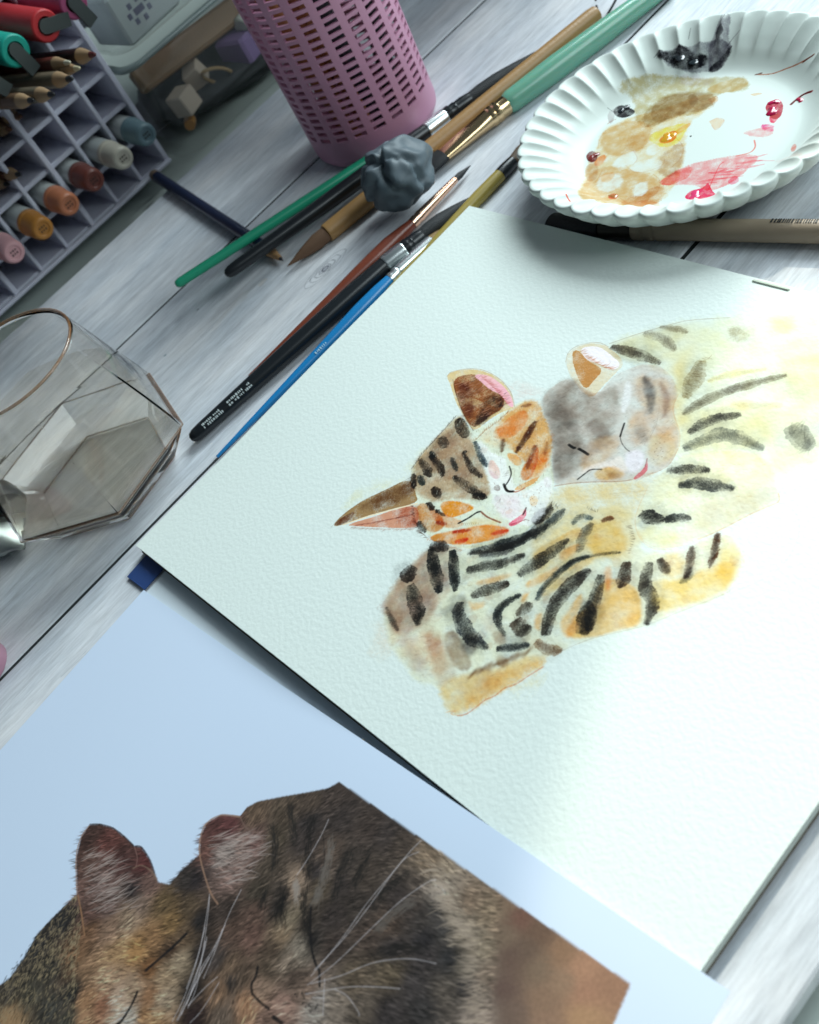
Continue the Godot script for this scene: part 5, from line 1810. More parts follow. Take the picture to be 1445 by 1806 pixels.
	# fine dry hairs over the heads and the back
	for e in [[head1, 0.9, 900, 7.0, pig(120, 96, 66), 0.34], [head1, 0.9, 500, 6.0, pig(236, 226, 200), 0.30], [head2, 1.9, 700, 7.0, pig(110, 116, 108), 0.32], [body, 2.3, 900, 8.0, pig(110, 104, 90), 0.26], [arm, 2.6, 260, 7.0, pig(180, 160, 100), 0.3]]:
		var poly := pts(e[0])
		var lo := poly[0]
		var hi := poly[0]
		for q in poly:
			lo = lo.min(q)
			hi = hi.max(q)
		for k in e[2]:
			var q := Vector2(rng.randf_range(lo.x, hi.x), rng.randf_range(lo.y, hi.y))
			if Geometry2D.is_point_in_polygon(q, poly):
				var turn: float = e[1] + 1.1 * (noise_b[((int(q.y) & 511) << 9) + (int(q.x) & 511)] / 255.0 - 0.5)
				p.hair(q, Vector2.from_angle(turn), e[3] * rng.randf_range(0.6, 1.4), rng.randf_range(0.5, 0.9), e[4], e[5], rng.randf_range(-0.03, 0.03), (e[4] as Vector3).x > 0.9)
	# upright ear
	area(p, [305,399,306,386,330,369,363,359,403,361,447,377,484,405,470,415,456,442,450,478,421,467,363,437,328,411], pig(222, 198, 146), 0.9, 1, 0.25, 0.4, 0.15)
	area(p, [322,399,339,378,367,370,408,388,437,385,465,412,449,440,446,476,399,454,352,424], pig(136, 96, 62), 0.95, 1, 0.4, 0.3, 0.18)
	area(p, [411,397,438,390,466,413,453,438,448,465,435,464,426,430], pig(66, 56, 44), 0.9, 2, 0.6, 0.1, 0.3)
	area(p, [336,408,351,391,399,422,434,465,394,448], pig(118, 78, 48), 0.7, 2, 0.7, 0.1, 0.3)
	p.wash(p.rounded_off(pts([351,375,378,363,415,369,454,383,482,405,468,406,438,390,409,390,384,383])), pig(242, 176, 182), 0.95, 0.35, 1, 0.0, 0.2, 0.2, true)
	for k in 170:
		var s := pts([322,399,367,370,437,385,465,412,446,476,352,424])
		var q := s[rng.randi() % 6].lerp(s[rng.randi() % 6], rng.randf()).lerp(s[rng.randi() % 6], rng.randf() * 0.7)
		if Geometry2D.is_point_in_polygon(q, pts([322,399,339,378,367,370,408,388,437,385,465,412,449,440,446,476,399,454,352,424])):
			p.hair(q, Vector2(0.35 + rng.randf() * 0.5, -1.0).normalized(), rng.randf_range(6, 16), 0.7, [pig(90, 60, 38), pig(190, 150, 120)][k % 2], 0.6, 0.0, k % 2 == 1)
	fur_edge(p, [370,373,415,385,461,405], Vector2(0.75, -0.5), 12, pig(176, 110, 100), 0.7, 1.4, 0.35)
	p.line(pts([306,398,306,386,330,368,362,358,403,361,447,377,481,403]), 1.6, pig(176, 150, 90), 0.7)
	p.line(pts([322,399,353,423,399,453,446,476]), 1.6, pig(96, 66, 40), 0.7)
	p.line(pts([409,362,450,370,477,369,497,366]), 0.8, pig(220, 186, 170), 0.6)
	# drooping ear
	area(p, [350,755,350,724,363,685,385,650,410,606,446,629,463,640,428,672,395,705,371,738], pig(150, 126, 84), 0.95, 1, 0.3, 0.4, 0.15)
	area(p, [362,699,388,653,413,611,446,629,421,665,385,701], pig(128, 108, 76), 0.7, 2, 0.7, 0.2, 0.3)
	area(p, [350,755,354,727,368,706,374,731], pig(120, 78, 44), 0.8, 1, 0.4, 0.3, 0.2)
	area(p, [372,739,402,708,435,669,465,643,496,673,497,681,447,706,394,730], pig(200, 150, 122), 0.9, 1, 0.3, 0.3, 0.18)
	area(p, [437,671,466,643,496,673,489,684,462,685], pig(170, 124, 94), 0.7, 2, 0.5, 0.1, 0.3)
	fur_edge(p, [391,727,429,698,469,663,477,655], Vector2(-0.5, 0.85), 9, pig(150, 104, 80), 0.6, 1.3, 0.3)
	fur_edge(p, [388,734,448,707,496,681], Vector2(-0.4, 0.8), 7, pig(160, 116, 90), 0.6, 1.6, 0.4)
	p.line(pts([367,740,396,706,434,668,463,641]), 2.6, pig(236, 212, 172), 0.9, true)
	p.line(pts([350,755,351,725,363,685,385,650,410,606]), 1.2, pig(120, 100, 60), 0.6)
	mottle(p, head1, pig(196, 176, 140), 0.25, 40, 7)
	# shade where the heads meet the body
	stripe(p, [613,676,649,649,677,614,682,580,675,537], 9, pig(84, 82, 74), 0.7)
	# faint specks on the bare paper
	for k in 5:
		p.dab(Vector2(rng.randf_range(100, 1100), rng.randf_range(100, 950)), 1.2, Vector3(0.8, 0.82, 0.8), 0.5, false)
	return p.image()

# ------------------------------------------------------------------ the printed photograph of the two cats
func printed_cats() -> Image:
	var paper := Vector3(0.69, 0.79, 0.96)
	var W := 1153
	var H := 815
	var ROWS := 620
	var p := painter(W, H, paper)
	# [texture place, r, g, b as printed, hair direction in the print, how light the hairs are]
	var seeds := []
	for e in [
		# the darker striped side of the front cat
		[[357,552], 66, 62, 56, -0.4, 1.0], [[343,485], 48, 47, 46, -0.5, 1.0], [[350,437], 46, 46, 46, -0.3, 1.0], [[390,491], 62, 60, 55, -0.5, 0.8], [[388,530], 70, 68, 60, -0.6, 0.8], [[434,521], 62, 62, 58, -0.4, 1.0], [[390,572], 150, 125, 95, -0.6, 0.6], [[447,488], 40, 42, 42, -0.3, 1.0], [[470,513], 66, 66, 60, -0.4, 1.0],
		# its face
		[[409,453], 118, 92, 70, 0.3, -1.0], [[440,456], 128, 104, 82, 0.2, -1.0], [[481,443], 168, 142, 118, 0.5, -1.0], [[466,414], 158, 130, 98, 0.5, -1.0], [[489,394], 166, 130, 88, 0.7, -1.0], [[497,369], 140, 110, 80, 0.6, -1.0], [[506,338], 128, 104, 72, 0.5, -1.0], [[477,328], 100, 84, 62, 0.3, -1.0], [[514,313], 84, 72, 58, 0.3, -1.0], [[443,375], 160, 140, 120, 0.1, -1.0], [[430,399], 130, 108, 92, 0.3, -1.0], [[525,398], 108, 78, 52, 0.8, -0.6], [[535,363], 74, 58, 46, 0.8, -0.6], [[539,341], 96, 80, 64, 0.7, -0.6], [[554,390], 140, 122, 100, 0.7, -1.0], [[558,366], 150, 136, 116, 0.5, -1.0], [[501,470], 146, 106, 84, 0.3, -1.0], [[475,481], 148, 116, 88, 0.2, -1.0], [[495,495], 160, 128, 100, 0.2, -1.0], [[516,451], 180, 160, 142, 0.5, -1.0], [[524,427], 150, 130, 110, 0.5, -1.0], [[554,420], 136, 104, 78, 0.5, -1.0], [[564,441], 150, 116, 84, 0.6, -1.0], [[575,410], 160, 144, 124, 0.5, -1.0], [[553,455], 190, 184, 174, 0.5, -1.0], [[586,434], 150, 120, 90, 0.5, -1.0],
		# ear of the front cat
		[[285,339], 66, 50, 46, 0.6, 0.0], [[322,326], 94, 62, 58, 0.6, 0.0], [[372,330], 76, 54, 52, 0.6, 0.0], [[315,367], 90, 70, 64, 0.7, 0.6], [[336,388], 104, 82, 76, 0.7, 0.6], [[363,376], 110, 92, 88, 0.8, 0.6], [[400,383], 100, 84, 80, 0.7, 0.6], [[384,404], 92, 72, 66, 0.5, 0.6], [[418,346], 44, 40, 42, 0.6, 0.0], [[405,309], 84, 50, 50, 0.5, 0.0], [[430,322], 112, 90, 84, 0.4, -0.6], [[402,423], 104, 80, 62, 0.3, -0.6], [[439,355], 120, 104, 94, 0.2, -1.0],
		# the gap between the cats
		[[544,313], 40, 38, 38, 0.2, 0.6], [[578,339], 40, 36, 36, 0.2, 0.6], [[600,377], 44, 40, 38, 0.3, 0.6], [[629,395], 42, 32, 32, 0.3, 0.6], [[482,287], 54, 50, 48, 0.5, 0.6],
		# the back cat: ear, brow, cheek
		[[482,198], 96, 62, 62, 0.5, 0.0], [[473,215], 88, 60, 58, 0.5, 0.0], [[508,228], 130, 120, 116, 0.9, 0.6], [[480,240], 98, 72, 66, 0.7, 0.3], [[529,210], 122, 104, 98, 0.9, 0.6], [[537,246], 124, 104, 98, 0.9, 0.6], [[538,196], 112, 88, 84, 0.8, 0.0], [[492,280], 48, 44, 46, 0.4, 0.6],
		[[505,162], 92, 78, 66, -0.2, 0.8], [[543,137], 84, 74, 64, -0.2, 0.8], [[574,107], 80, 70, 62, 0.0, 0.8], [[599,79], 68, 60, 56, 0.2, 0.8], [[562,170], 80, 72, 62, 0.0, 0.8], [[581,203], 76, 68, 60, 0.0, 0.8], [[604,151], 62, 56, 54, 0.2, 0.8], [[592,125], 54, 50, 50, 0.2, 0.8], [[635,196], 150, 132, 116, 0.2, -1.0], [[623,214], 62, 56, 52, 0.2, 0.8], [[650,142], 92, 80, 72, 0.3, -0.8], [[652,170], 56, 52, 52, 0.2, 0.8], [[669,180], 92, 82, 70, 0.3, 0.6], [[594,237], 70, 64, 56, 0.2, 0.8], [[608,257], 96, 78, 70, 0.2, -0.6], [[629,280], 104, 82, 74, 0.3, -0.8], [[599,291], 86, 70, 62, 0.3, 0.8], [[568,281], 62, 54, 50, 0.3, 0.8], [[635,232], 50, 46, 44, 0.2, 0.8], [[658,233], 122, 112, 96, 0.1, -1.0], [[664,254], 120, 104, 86, 0.2, -1.0], [[696,253], 146, 138, 126, 0.2, -1.0], [[694,269], 128, 116, 104, 0.2, -1.0], [[682,225], 58, 52, 48, 0.1, 0.8], [[705,237], 40, 38, 38, 0.1, 0.5], [[664,274], 84, 72, 62, 0.3, 0.8], [[677,295], 80, 70, 60, 0.3, 0.8], [[715,284], 86, 74, 66, 0.4, 0.8], [[628,328], 116, 98, 82, -0.4, -0.8], [[603,330], 66, 60, 58, -0.3, 0.8], [[641,339], 52, 50, 50, -0.5, 0.8], [[636,352], 128, 104, 84, -0.6, -0.8], [[651,325], 84, 72, 62, -0.4, 0.6], [[682,340], 168, 132, 104, -0.6, -0.8], [[662,369], 104, 92, 82, -0.7, -0.8], [[683,320], 150, 128, 112, 0.4, -0.8], [[727,316], 160, 132, 120, 0.5, -0.8], [[717,333], 110, 90, 80, 0.5, 0.4], [[741,282], 130, 112, 100, 0.7, -0.8], [[764,286], 150, 144, 138, 0.8, -1.0], [[785,273], 132, 122, 112, 0.8, -1.0],
		[[633,99], 62, 56, 54, 0.4, 0.8], [[677,86], 66, 58, 54, 0.5, 0.8], [[708,76], 64, 58, 56, 0.6, 0.8], [[684,130], 66, 60, 56, 0.5, 0.8], [[695,164], 62, 56, 54, 0.5, 0.8], [[713,132], 72, 64, 58, 0.6, 0.8], [[713,197], 60, 54, 52, 0.5, 0.8], [[734,169], 64, 58, 54, 0.6, 0.8], [[784,161], 82, 70, 62, 0.9, -0.8], [[769,186], 76, 66, 60, 0.8, 0.8], [[775,129], 62, 56, 54, 0.9, 0.8], [[811,135], 58, 54, 52, 1.0, 0.8], [[836,151], 50, 48, 50, 1.0, 0.8], [[736,222], 64, 56, 52, 0.6, 0.8], [[808,182], 56, 52, 52, 0.9, 0.8], [[787,235], 92, 82, 70, 0.9, -0.8], [[821,203], 96, 86, 72, 1.0, -0.8], [[857,197], 66, 62, 62, 1.1, 0.8], [[814,251], 90, 82, 74, 1.0, -0.6], [[850,237], 58, 54, 54, 1.0, 0.8],
		# ruff and blurred brown behind
		[[731,74], 70, 62, 56, 0.8, 0.8], [[780,74], 122, 108, 92, 1.2, -0.8], [[806,77], 140, 128, 112, 1.2, -0.8], [[815,95], 176, 166, 156, 1.3, -1.0], [[834,93], 150, 138, 124, 1.2, -0.8], [[783,106], 84, 76, 70, 1.1, 0.8], [[826,114], 60, 58, 58, 1.1, 0.8], [[800,133], 74, 66, 62, 1.1, 0.8], [[847,126], 66, 64, 64, 1.1, 0.8], [[852,109], 128, 120, 108, 1.1, -0.8], [[878,114], 142, 132, 118, 0.8, -0.8], [[856,83], 130, 114, 98, 0.9, -0.8], [[885,78], 132, 118, 100, 0.8, -0.8], [[903,116], 134, 124, 108, 0.8, -0.8], [[899,145], 108, 102, 92, 0.7, -0.8], [[924,136], 126, 114, 102, 0.6, -0.8], [[875,148], 52, 52, 54, 0.9, 0.8], [[850,164], 60, 56, 56, 1.0, 0.8], [[894,178], 84, 78, 72, 0.9, -0.6], [[881,209], 58, 56, 56, 1.0, 0.8], [[910,159], 58, 56, 58, 0.8, 0.6], [[933,161], 116, 108, 100, 0.6, -0.8], [[945,177], 140, 130, 122, 0.5, -0.8],
		[[899,55], 124, 106, 90, 0.7, 0.0], [[921,64], 110, 84, 74, 0.7, 0.0], [[917,89], 118, 104, 90, 0.7, 0.0], [[949,89], 100, 86, 76, 0.7, 0.0], [[937,106], 100, 84, 76, 0.7, 0.0], [[950,63], 102, 84, 72, 0.7, 0.0], [[973,95], 116, 102, 88, 0.7, 0.0], [[985,65], 132, 108, 88, 0.7, 0.0], [[1011,69], 158, 126, 104, 0.7, 0.0], [[1003,91], 136, 116, 98, 0.7, 0.0], [[949,136], 98, 82, 76, 0.7, 0.0], [[976,152], 106, 92, 84, 0.7, 0.0], [[996,121], 128, 108, 92, 0.7, 0.0], [[1028,86], 152, 120, 100, 0.7, 0.0], [[1047,61], 146, 116, 96, 0.7, 0.0], [[1043,108], 160, 132, 104, 0.7, 0.0], [[1011,135], 134, 112, 96, 0.7, 0.0]]:
		seeds.append([Vector2(e[0][0], e[0][1]), ink(e[1], e[2], e[3]), e[4], e[5]])
	# colour and hair direction between the seeds, on a coarse grid
	var step := 6
	var gw := W / step + 2
	var gh := ROWS / step + 2
	var grid_c := PackedVector3Array()
	var grid_d := PackedVector2Array()
	for gy in gh:
		for gx in gw:
			var q := Vector2(gx * step, gy * step)
			var sum := 0.0
			var c := Vector3.ZERO
			var ang := 0.0
			var light := 0.0
			for e in seeds:
				var d2: float = q.distance_squared_to(e[0]) + 24.0
				var k: float = 1.0 / (d2 * d2)
				sum += k
				c += (e[1] as Vector3) * k
				ang += e[2] * k
				light += e[3] * k
			grid_c.append(c / sum)
			grid_d.append(Vector2(ang, light) / sum)
	var shape := pts([298,601,336,557,342,542,339,513,329,479,331,452,335,426,339,405,291,373,272,349,269,329,284,318,309,309,341,306,365,306,378,300,406,304,429,312,444,317,463,309,464,288,472,254])
	shape.append_array(pts([471,252,453,236,447,217,458,196,488,181,488,166,497,151,529,124,559,100,584,79,592,64]))
	shape.append_array(pts([1064,53,1071,99,1087,209,606,723]))
	var box := Rect2i(0, 0, W, ROWS)
	var soft := p.mask(shape, 1, box)
	var i := 0
	for y in ROWS:
		var gy := y / step
		var fy := float(y % step) / step
		for x in W:
			var m := soft[i]
			i += 1
			if m == 0:
				continue
			var gx := x / step
			var fx := float(x % step) / step
			var k := gy * gw + gx
			var c := grid_c[k].lerp(grid_c[k + 1], fx).lerp(grid_c[k + gw].lerp(grid_c[k + gw + 1], fx), fy)
			var g := 0.82 + 0.36 * noise_a[((y & 511) << 9) + (x & 511)] / 255.0
			var at := (y * W + x) * 3
			var f := m / 255.0
			p.c[at] += (c.x * g - p.c[at]) * f
			p.c[at + 1] += (c.y * g - p.c[at + 1]) * f
			p.c[at + 2] += (c.z * g - p.c[at + 2]) * f
	# fur: light and dark hairs over it
	var blurred := pts([885,51,911,57,1065,50,1075,113,969,189,945,144,919,96])
	for n in 46000:
		var q := Vector2(rng.randf() * (W - 14), rng.randf() * 560.0)
		if soft[int(q.y) * W + int(q.x)] < 128:
			continue
		var k := int(q.y / step) * gw + int(q.x / step)
		var d := grid_d[k]
		var c := grid_c[k]
		var smooth_part := Geometry2D.is_point_in_polygon(q, blurred)
		var bright := rng.randf()
		var clump := noise_b[((int(q.y) & 511) << 9) + (int(q.x) & 511)] / 255.0
		var tuft := noise_a[((int(q.x * 0.7) & 511) << 9) + (int(q.y * 0.7) & 511)] / 255.0
		var light := clampf((clump - 0.5) * 1.2 + (tuft - 0.5) * 1.1 + 0.5, 0.0, 1.0)
		var amount := 0.26
		if bright < light * 0.75:
			amount = 2.7 if bright < light * 0.32 else 1.5
		var al := 0.85
		var long := rng.randf_range(6, 17)
		if smooth_part:
			amount = lerpf(0.85, 1.2, bright)
			al = 0.35
			long *= 1.6
		var dir := Vector2.from_angle(PI / 2.0 + d.x + 0.25 + rng.randf_range(-0.32, 0.32))
		p.hair(q, dir, long, rng.randf_range(0.5, 0.95), (c * amount).clamp(Vector3.ZERO, Vector3.ONE * 0.8), al, rng.randf_range(-0.025, 0.025))
	# markings that stand out: white ear tufts, ruff, dark folds, lids
	var pale := ink(190, 180, 176)
	for e in [[pts([299,368,426,371]), 150, 0.55, pts([292,367,310,350,348,345,370,355,406,343,431,368,414,394,375,410,335,394])], [pts([457,228,585,235]), 150, 0.75, pts([461,231,485,219,507,201,537,191,553,206,554,244,537,268,501,258])]]:
		var b: PackedVector2Array = e[0]
		var n: int = 0
		while n < e[1]:
			n += 1
			b = e[3]
			var q := b[rng.randi() % b.size()].lerp(b[rng.randi() % b.size()], rng.randf()).lerp(b[rng.randi() % b.size()], rng.randf() * 0.7)
			if Geometry2D.is_point_in_polygon(q, e[3]):
				p.hair(q, Vector2.from_angle(-PI / 2.0 + e[2] + rng.randf_range(-0.25, 0.25)), rng.randf_range(16, 40), rng.randf_range(0.5, 0.9), pale, 0.55, rng.randf_range(-0.01, 0.015))
	for k in 260:
		var a := pts([787,72,813,78,822,96,850,106,882,112,903,129,906,149,934,162,944,182])
		var j := rng.randi() % (a.size() - 1)
		var q := a[j].lerp(a[j + 1], rng.randf()) + Vector2(rng.randf_range(-5, 22), rng.randf_range(-8, 8))
		p.hair(q, Vector2.from_angle(PI * 0.83 + rng.randf_range(-0.3, 0.3)), rng.randf_range(14, 34), rng.randf_range(0.6, 1.1), ink(176, 164, 150), 0.5, rng.randf_range(-0.015, 0.01))
	var night := ink(26, 25, 27)
	for e in [[[542,467,541,455,538,441,533,428], 4.5], [[536,484,542,467], 6.0], [[662,303,668,313,670,323,679,330], 4.5], [[679,330,697,330,712,328], 4.0], [[675,207,689,223,711,243,728,253,740,257], 4.0], [[739,256,753,270], 4.0], [[539,336,534,361,527,387,522,405], 5.0], [[626,132,651,155,668,183,673,200], 2.0], [[632,219,639,235], 4.0], [[722,331,740,329], 6.0]]:
		p.line(pts(e[0]), e[1] * 0.85, night, 0.75, true)
	for k in 14:
		var q := pts([727,285,776,298])
		p.dab(Vector2(rng.randf_range(q[0].x, q[1].x), rng.randf_range(q[0].y, q[1].y)), 3.0, night, 0.7, true)
	# pale ticking in the front cat's dark side
	var ticked := [336,557,343,543,330,480,340,407,378,423,396,457,423,468,481,509,382,585]
	var tq := pts(ticked)
	for n in 2600:
		var q := tq[rng.randi() % 9].lerp(tq[rng.randi() % 9], rng.randf()).lerp(tq[rng.randi() % 9], rng.randf() * 0.8)
		if noise_a[((int(q.y * 1.3) & 511) << 9) + (int(q.x * 1.3) & 511)] > 140 and soft[int(clampf(q.y, 0, ROWS - 1)) * W + int(clampf(q.x, 0, W - 1))] > 200:
			p.hair(q, Vector2.from_angle(PI / 2.0 + rng.randf_range(-0.9, 0.5)), rng.randf_range(4, 9), rng.randf_range(0.6, 1.0), ink(150, 138, 112), 0.7, rng.randf_range(-0.05, 0.05))
		elif noise_a[((int(q.y * 1.3) & 511) << 9) + (int(q.x * 1.3) & 511)] < 90:
			p.hair(q, Vector2.from_angle(PI / 2.0 + rng.randf_range(-0.9, 0.5)), rng.randf_range(4, 9), 1.2, ink(22, 22, 24), 0.6, 0.0)
	# tabby lines on the back cat's brow and cheek
	for e in [[[590,118,604,140,624,163,646,184], 10.0, 30], [[638,123,653,148,668,175,675,196], 8.0, 110], [[623,208,634,228,650,248], 11.0, 28], [[649,192,666,213,691,231], 9.0, 30], [[629,194,647,209], 8.0, 150], [[599,223,610,248], 8.0, 34], [[674,120,683,151,696,179], 10.0, 36], [[700,104,706,132,710,154], 9.0, 34], [[767,99,754,127,751,159], 9.0, 34], [[795,121,782,144,775,172], 10.0, 100], [[845,155,816,174,795,195], 9.0, 32], [[592,206,576,184,552,168], 8.0, 40], [[599,165,575,146,552,131], 8.0, 40]]:
		var q := pts(e[0])
		for j in q.size() - 1:
			for k in 60:
				var s := q[j].lerp(q[j + 1], rng.randf()) + Vector2(rng.randfn(0.0, e[1] * 0.4), rng.randfn(0.0, e[1] * 0.4))
				p.hair(s, (q[j + 1] - q[j]).normalized().rotated(rng.randf_range(-0.3, 0.3)), rng.randf_range(7, 16), 0.9, ink(e[2], e[2] * 0.96, e[2] * 0.92), 0.6, rng.randf_range(-0.02, 0.02))
	# rims of the ears
	p.line(pts([339,405,291,373,272,349,269,329]), 2.0, ink(150, 112, 80), 0.7, true)
	p.line(pts([342,405,371,418,401,433]), 2.6, ink(150, 116, 88), 0.7, true)
	p.line(pts([268,328,284,318,309,309,341,306,365,306]), 2.2, ink(46, 42, 42), 0.8, true)
	p.line(pts([367,306,385,314,394,324]), 1.6, ink(140, 110, 104), 0.6, true)
	p.line(pts([367,305,378,300,406,304,429,312]), 2.2, ink(40, 36, 38), 0.8, true)
	p.line(pts([391,328,400,317,422,313,440,316]), 2.0, ink(130, 112, 98), 0.6, true)
	p.line(pts([551,283,529,279,497,266,472,253,454,236,447,217,459,196,489,181]), 2.6, ink(150, 122, 104), 0.8, true)
	p.line(pts([489,181,511,187,535,182,548,187,550,211,550,233]), 2.0, ink(124, 104, 96), 0.6, true)
	# whiskers
	var wire := ink(232, 232, 240)
	for e in [[734,268,740,212,741,163,746,117,750,79,754,61], [733,260,742,213,746,161,747,112,750,90,761,74], [737,278,752,238,766,183,779,134,796,96,803,89], [740,274,769,243,792,212,816,190,838,175,865,163], [742,287,761,269,786,247,817,226,844,210], [772,260,791,256,814,260,819,263], [628,190,627,167,622,132,616,110], [613,396,603,370,575,333,544,296,529,281], [608,394,593,355,589,324,582,300], [604,385,583,343,571,326], [593,382,575,343,557,314], [605,359,593,324,577,285,568,249], [611,394,615,367,621,345], [629,406,632,385,628,348], [606,420,598,390,579,349,554,312,531,283], [611,416,598,378,580,337,569,321], [611,407,599,366,590,321,581,294], [612,414,600,370,592,336], [753,284,767,275], [752,259,779,291]]:
		p.line(pts(e), 1.0, wire, 0.6, true)
	return p.image()

# ------------------------------------------------------------------ paint on the plate
func smeared_plate() -> Image:
	var p := painter(1020, 1020, Vector3(0.66, 0.725, 0.68))
	var sm := func(a: Array, r: float, g: float, b: float, al: float, blur: int, edge: float, wet: float) -> void:
		p.wash(p.rounded_off(pts(a)), pig(r, g, b), al, 2.1 if blur > 1 else 1.2, blur, edge, 0.4, 0.5 if blur > 1 else minf(0.5, wet * 1.4))
	# grey-green wash under everything
	sm.call([146,341,231,266,376,228,498,196,555,271,452,289,482,356,453,410,385,436,348,505,269,473,196,373,146,396], 178, 180, 138, 0.8, 3, 0.2, 0.35)
	sm.call([268,423,298,317,422,294,475,322,482,380,393,423,359,496,325,498], 160, 152, 104, 0.6, 3, 0.4, 0.3); sm.call([276,409,314,314,422,319,423,416,363,489], 170, 158, 100, 0.6, 2, 0.8, 0.2)
	sm.call([399,286,448,222,512,205,534,262,460,300], 206, 200, 150, 0.7, 2, 0.7, 0.2)
	sm.call([353,319,422,294,486,356,445,400], 176, 176, 146, 0.5, 2, 0.8, 0.25)
	# ochre pools running into each other
	sm.call([192,541,257,456,331,410,422,294,475,322,482,380,456,463,567,618,628,780,577,869,489,917,409,929,268,718,241,626], 204, 190, 124, 0.58, 3, 0.1, 0.3)
	sm.call([199,550,253,476,347,481,409,587,342,662,257,635], 190, 166, 82, 0.54, 3, 0.2, 0.3)
	sm.call([291,735,365,692,497,704,574,729,580,815,489,917,409,929], 192, 164, 78, 0.54, 3, 0.2, 0.3)
	sm.call([483,662,482,570,511,540,574,639,581,716], 160, 128, 60, 0.50, 3, 0.2, 0.3)
	sm.call([263,722,289,687,351,765,337,801], 176, 146, 76, 0.50, 2, 0.5, 0.3)
	sm.call([490,849,539,760,594,735,616,838,581,891], 186, 142, 40, 0.58, 3, 0.2, 0.35)
	sm.call([532,818,621,804,655,871,566,876], 206, 150, 40, 0.43, 2, 0.3, 0.35)
	sm.call([303,588,340,519,409,587,380,641], 190, 172, 96, 0.36, 3, 0.3, 0.3)
	for e in [[342,662,372,607,424,653,403,694,358,705], [399,689,446,636,504,634,515,683,458,709], [344,756,388,721,447,751,440,810,388,820], [483,753,518,732,553,790,518,811], [402,588,431,570,461,621,432,628]]:
		p.wash(p.rounded_off(pts(e)), Vector3(0.66, 0.725, 0.68), 0.65, 1.0, 3, 0.0, 0.4, 0.4, true)
	for e in [[395,684,447,706,486,690,511,655,497,624], [293,480,328,503,347,481,362,429], [342,662,357,611,410,645,417,678], [511,700,553,723,577,772,567,797], [249,637,216,583,215,534,254,501], [525,809,546,770,567,731,567,686], [467,526,518,561,546,612,546,658], [469,880,470,826,515,839], [392,325,430,342,486,356,467,383], [333,806,352,777,336,723]]:
		p.line(pts(e), 2.2, pig(186, 152, 84), 0.35)
	sm.call([371,548,393,495,460,445,482,499,497,566,439,580], 250, 226, 110, 0.85, 2, 0.5, 0.25)
	sm.call([416,550,431,499,455,499,475,542,446,566], 226, 140, 10, 0.95, 1, 0.7, 0.2)
	sm.call([438,509,464,444,475,465,467,514], 236, 180, 100, 0.7, 1, 0.5, 0.3)
	sm.call([274,679,296,649,320,703,298,720], 226, 150, 80, 0.8, 2, 0.2, 0.35)
	sm.call([336,746,384,716,403,763,381,780], 240, 206, 170, 0.8, 2, 0.3, 0.3)
	# black and slate
	sm.call([182,233,223,189,286,156,347,116,397,118,397,180,343,217,292,228,235,242], 120, 130, 138, 0.75, 2, 0.2, 0.4)
	sm.call([183,228,221,201,259,166,299,179,340,164,347,194,285,231,245,230,201,238], 34, 38, 44, 0.9, 2, 0.3, 0.4)
	sm.call([328,142,330,86,316,35,354,42,373,103,400,123,404,178,380,208,354,192], 130, 138, 146, 0.75, 2, 0.2, 0.35)
	sm.call([330,107,334,78,359,93,353,128], 80, 86, 92, 0.8, 1, 0.3, 0.3)
	sm.call([357,198,385,157,398,120,406,131,402,175,375,214], 60, 66, 72, 0.8, 2, 0.2, 0.4)
	sm.call([282,240,356,223,422,245,361,281,293,271], 190, 200, 202, 0.6, 3, 0.0, 0.45)
	sm.call([168,458,178,422,212,422,253,439,233,474,198,476], 36, 36, 40, 0.95, 1, 0.3, 0.25)
	sm.call([163,475,172,438,210,516,188,505], 150, 150, 150, 0.5, 1, 0.3, 0.3)
	for e in [[345,137,337,91,332,46], [385,126,395,99,410,83], [256,145,244,110], [185,239,202,211], [154,460,185,458,205,436]]:
		p.line(pts(e), 2.4, pig(70, 76, 82), 0.6)
	# crimsons
	sm.call([546,736,581,638,657,585,730,546,776,546,774,611,766,678,727,731,662,706,601,733], 238, 150, 150, 0.8, 2, 0.2, 0.35)
	sm.call([546,736,574,662,609,631,629,681,601,733], 224, 120, 110, 0.6, 2, 0.2, 0.35)
	for k in 16:
		var q := pts([648,709,762,560])
		var c := q[0].lerp(q[1], rng.randf()) + Vector2(rng.randf_range(-20, 20), rng.randf_range(-26, 26))
		p.wash(p.ribbon(PackedVector2Array([c, c + Vector2(26, -10), c + Vector2(rng.randf_range(40, 80), rng.randf_range(-34, -16))]), rng.randf_range(4, 10)), pig(232, 110, 130), 0.5, 0.9, 1, 0.2, 0.4, 0.3)
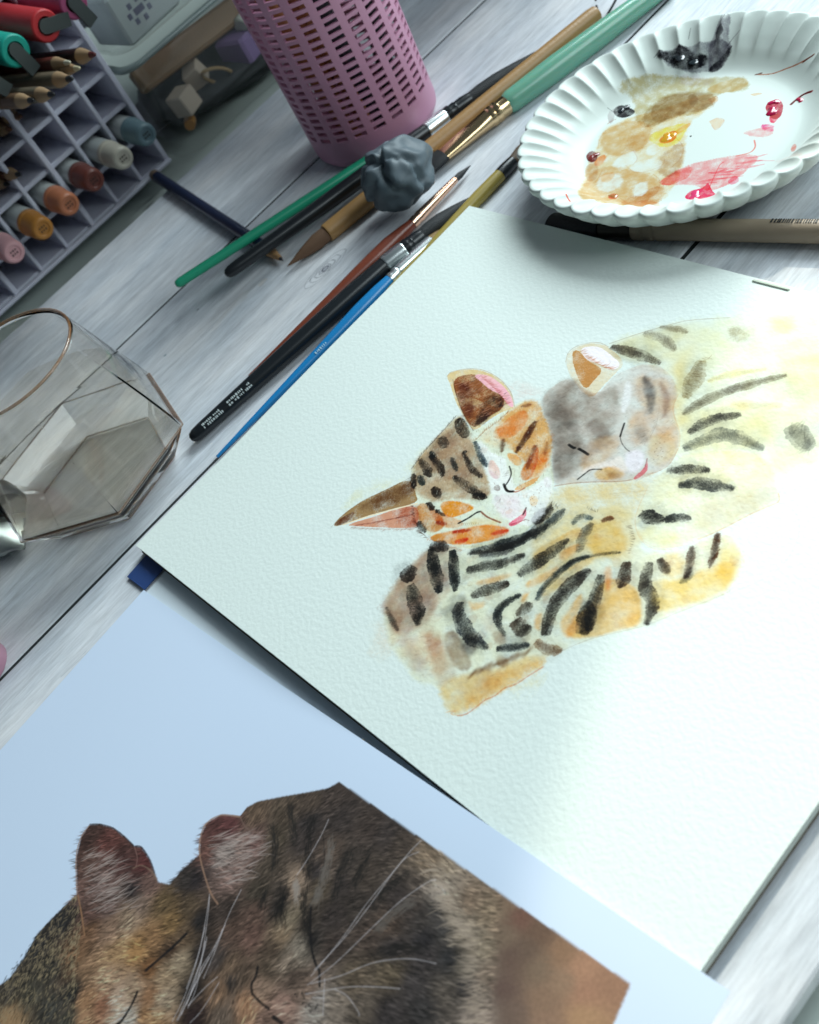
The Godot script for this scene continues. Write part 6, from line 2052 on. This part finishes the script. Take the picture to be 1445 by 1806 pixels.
	sm.call([674,778,668,737,701,717,695,686,730,720,768,744,735,773], 232, 40, 90, 0.95, 1, 0.5, 0.2)
	sm.call([747,672,754,638,786,663,773,688], 236, 110, 140, 0.7, 1, 0.4, 0.3)
	p.line(pts([720,722,699,663,683,612,687,595]), 3.0, pig(220, 80, 110), 0.6)
	p.line(pts([704,563,734,539,734,512,712,483]), 5.0, pig(240, 170, 160), 0.6)
	sm.call([645,464,693,431,733,411,752,452,725,469], 240, 160, 160, 0.7, 2, 0.2, 0.4)
	sm.call([686,409,730,406,746,437,713,438], 236, 70, 140, 0.8, 2, 0.2, 0.35)
	sm.call([643,314,661,287,695,304,727,367,710,387,660,346], 170, 10, 50, 0.95, 1, 0.4, 0.25)
	sm.call([687,363,714,347,727,401,703,395], 222, 20, 80, 0.9, 1, 0.3, 0.3)
	p.line(pts([719,306,723,277,736,259,759,256]), 8.0, pig(170, 20, 50), 0.9)
	sm.call([838,493,843,473,881,534,861,527], 240, 120, 100, 0.7, 1, 0.4, 0.3)
	sm.call([807,549,915,572,982,637,871,586], 240, 200, 190, 0.4, 3, 0.0, 0.45)
	# brown streak and rings
	p.line(pts([526,188,570,182,618,167,661,158,698,139]), 4.0, pig(190, 130, 60), 0.7)
	p.line(pts([669,158,698,140]), 6.0, pig(150, 84, 30), 0.7)
	p.line(pts([522,189,541,180]), 5.0, pig(130, 80, 40), 0.7)
	for e in [[522,432,536,411,565,417,572,451,565,464,540,446], [567,283,584,272,600,272,582,287], [449,332,464,311,482,332,471,346]]:
		p.wash(pts(e), pig(222, 190, 140), 0.6, 0.6, 1, 1.2, 0.3, 0.2)
		p.line(pts(e), 2.0, pig(200, 150, 90), 0.5)
	sm.call([234,681,230,647,265,657,289,693,266,705], 110, 40, 40, 0.9, 1, 0.4, 0.25)
	sm.call([441,832,445,811,469,813,478,835,460,844], 206, 110, 40, 0.9, 1, 0.5, 0.25)
	p.line(pts([383,937,416,958,434,968]), 5.0, pig(222, 120, 70), 0.7)
	p.line(pts([192,516,198,494,205,486]), 3.0, pig(176, 120, 80), 0.5)
	return p.image()
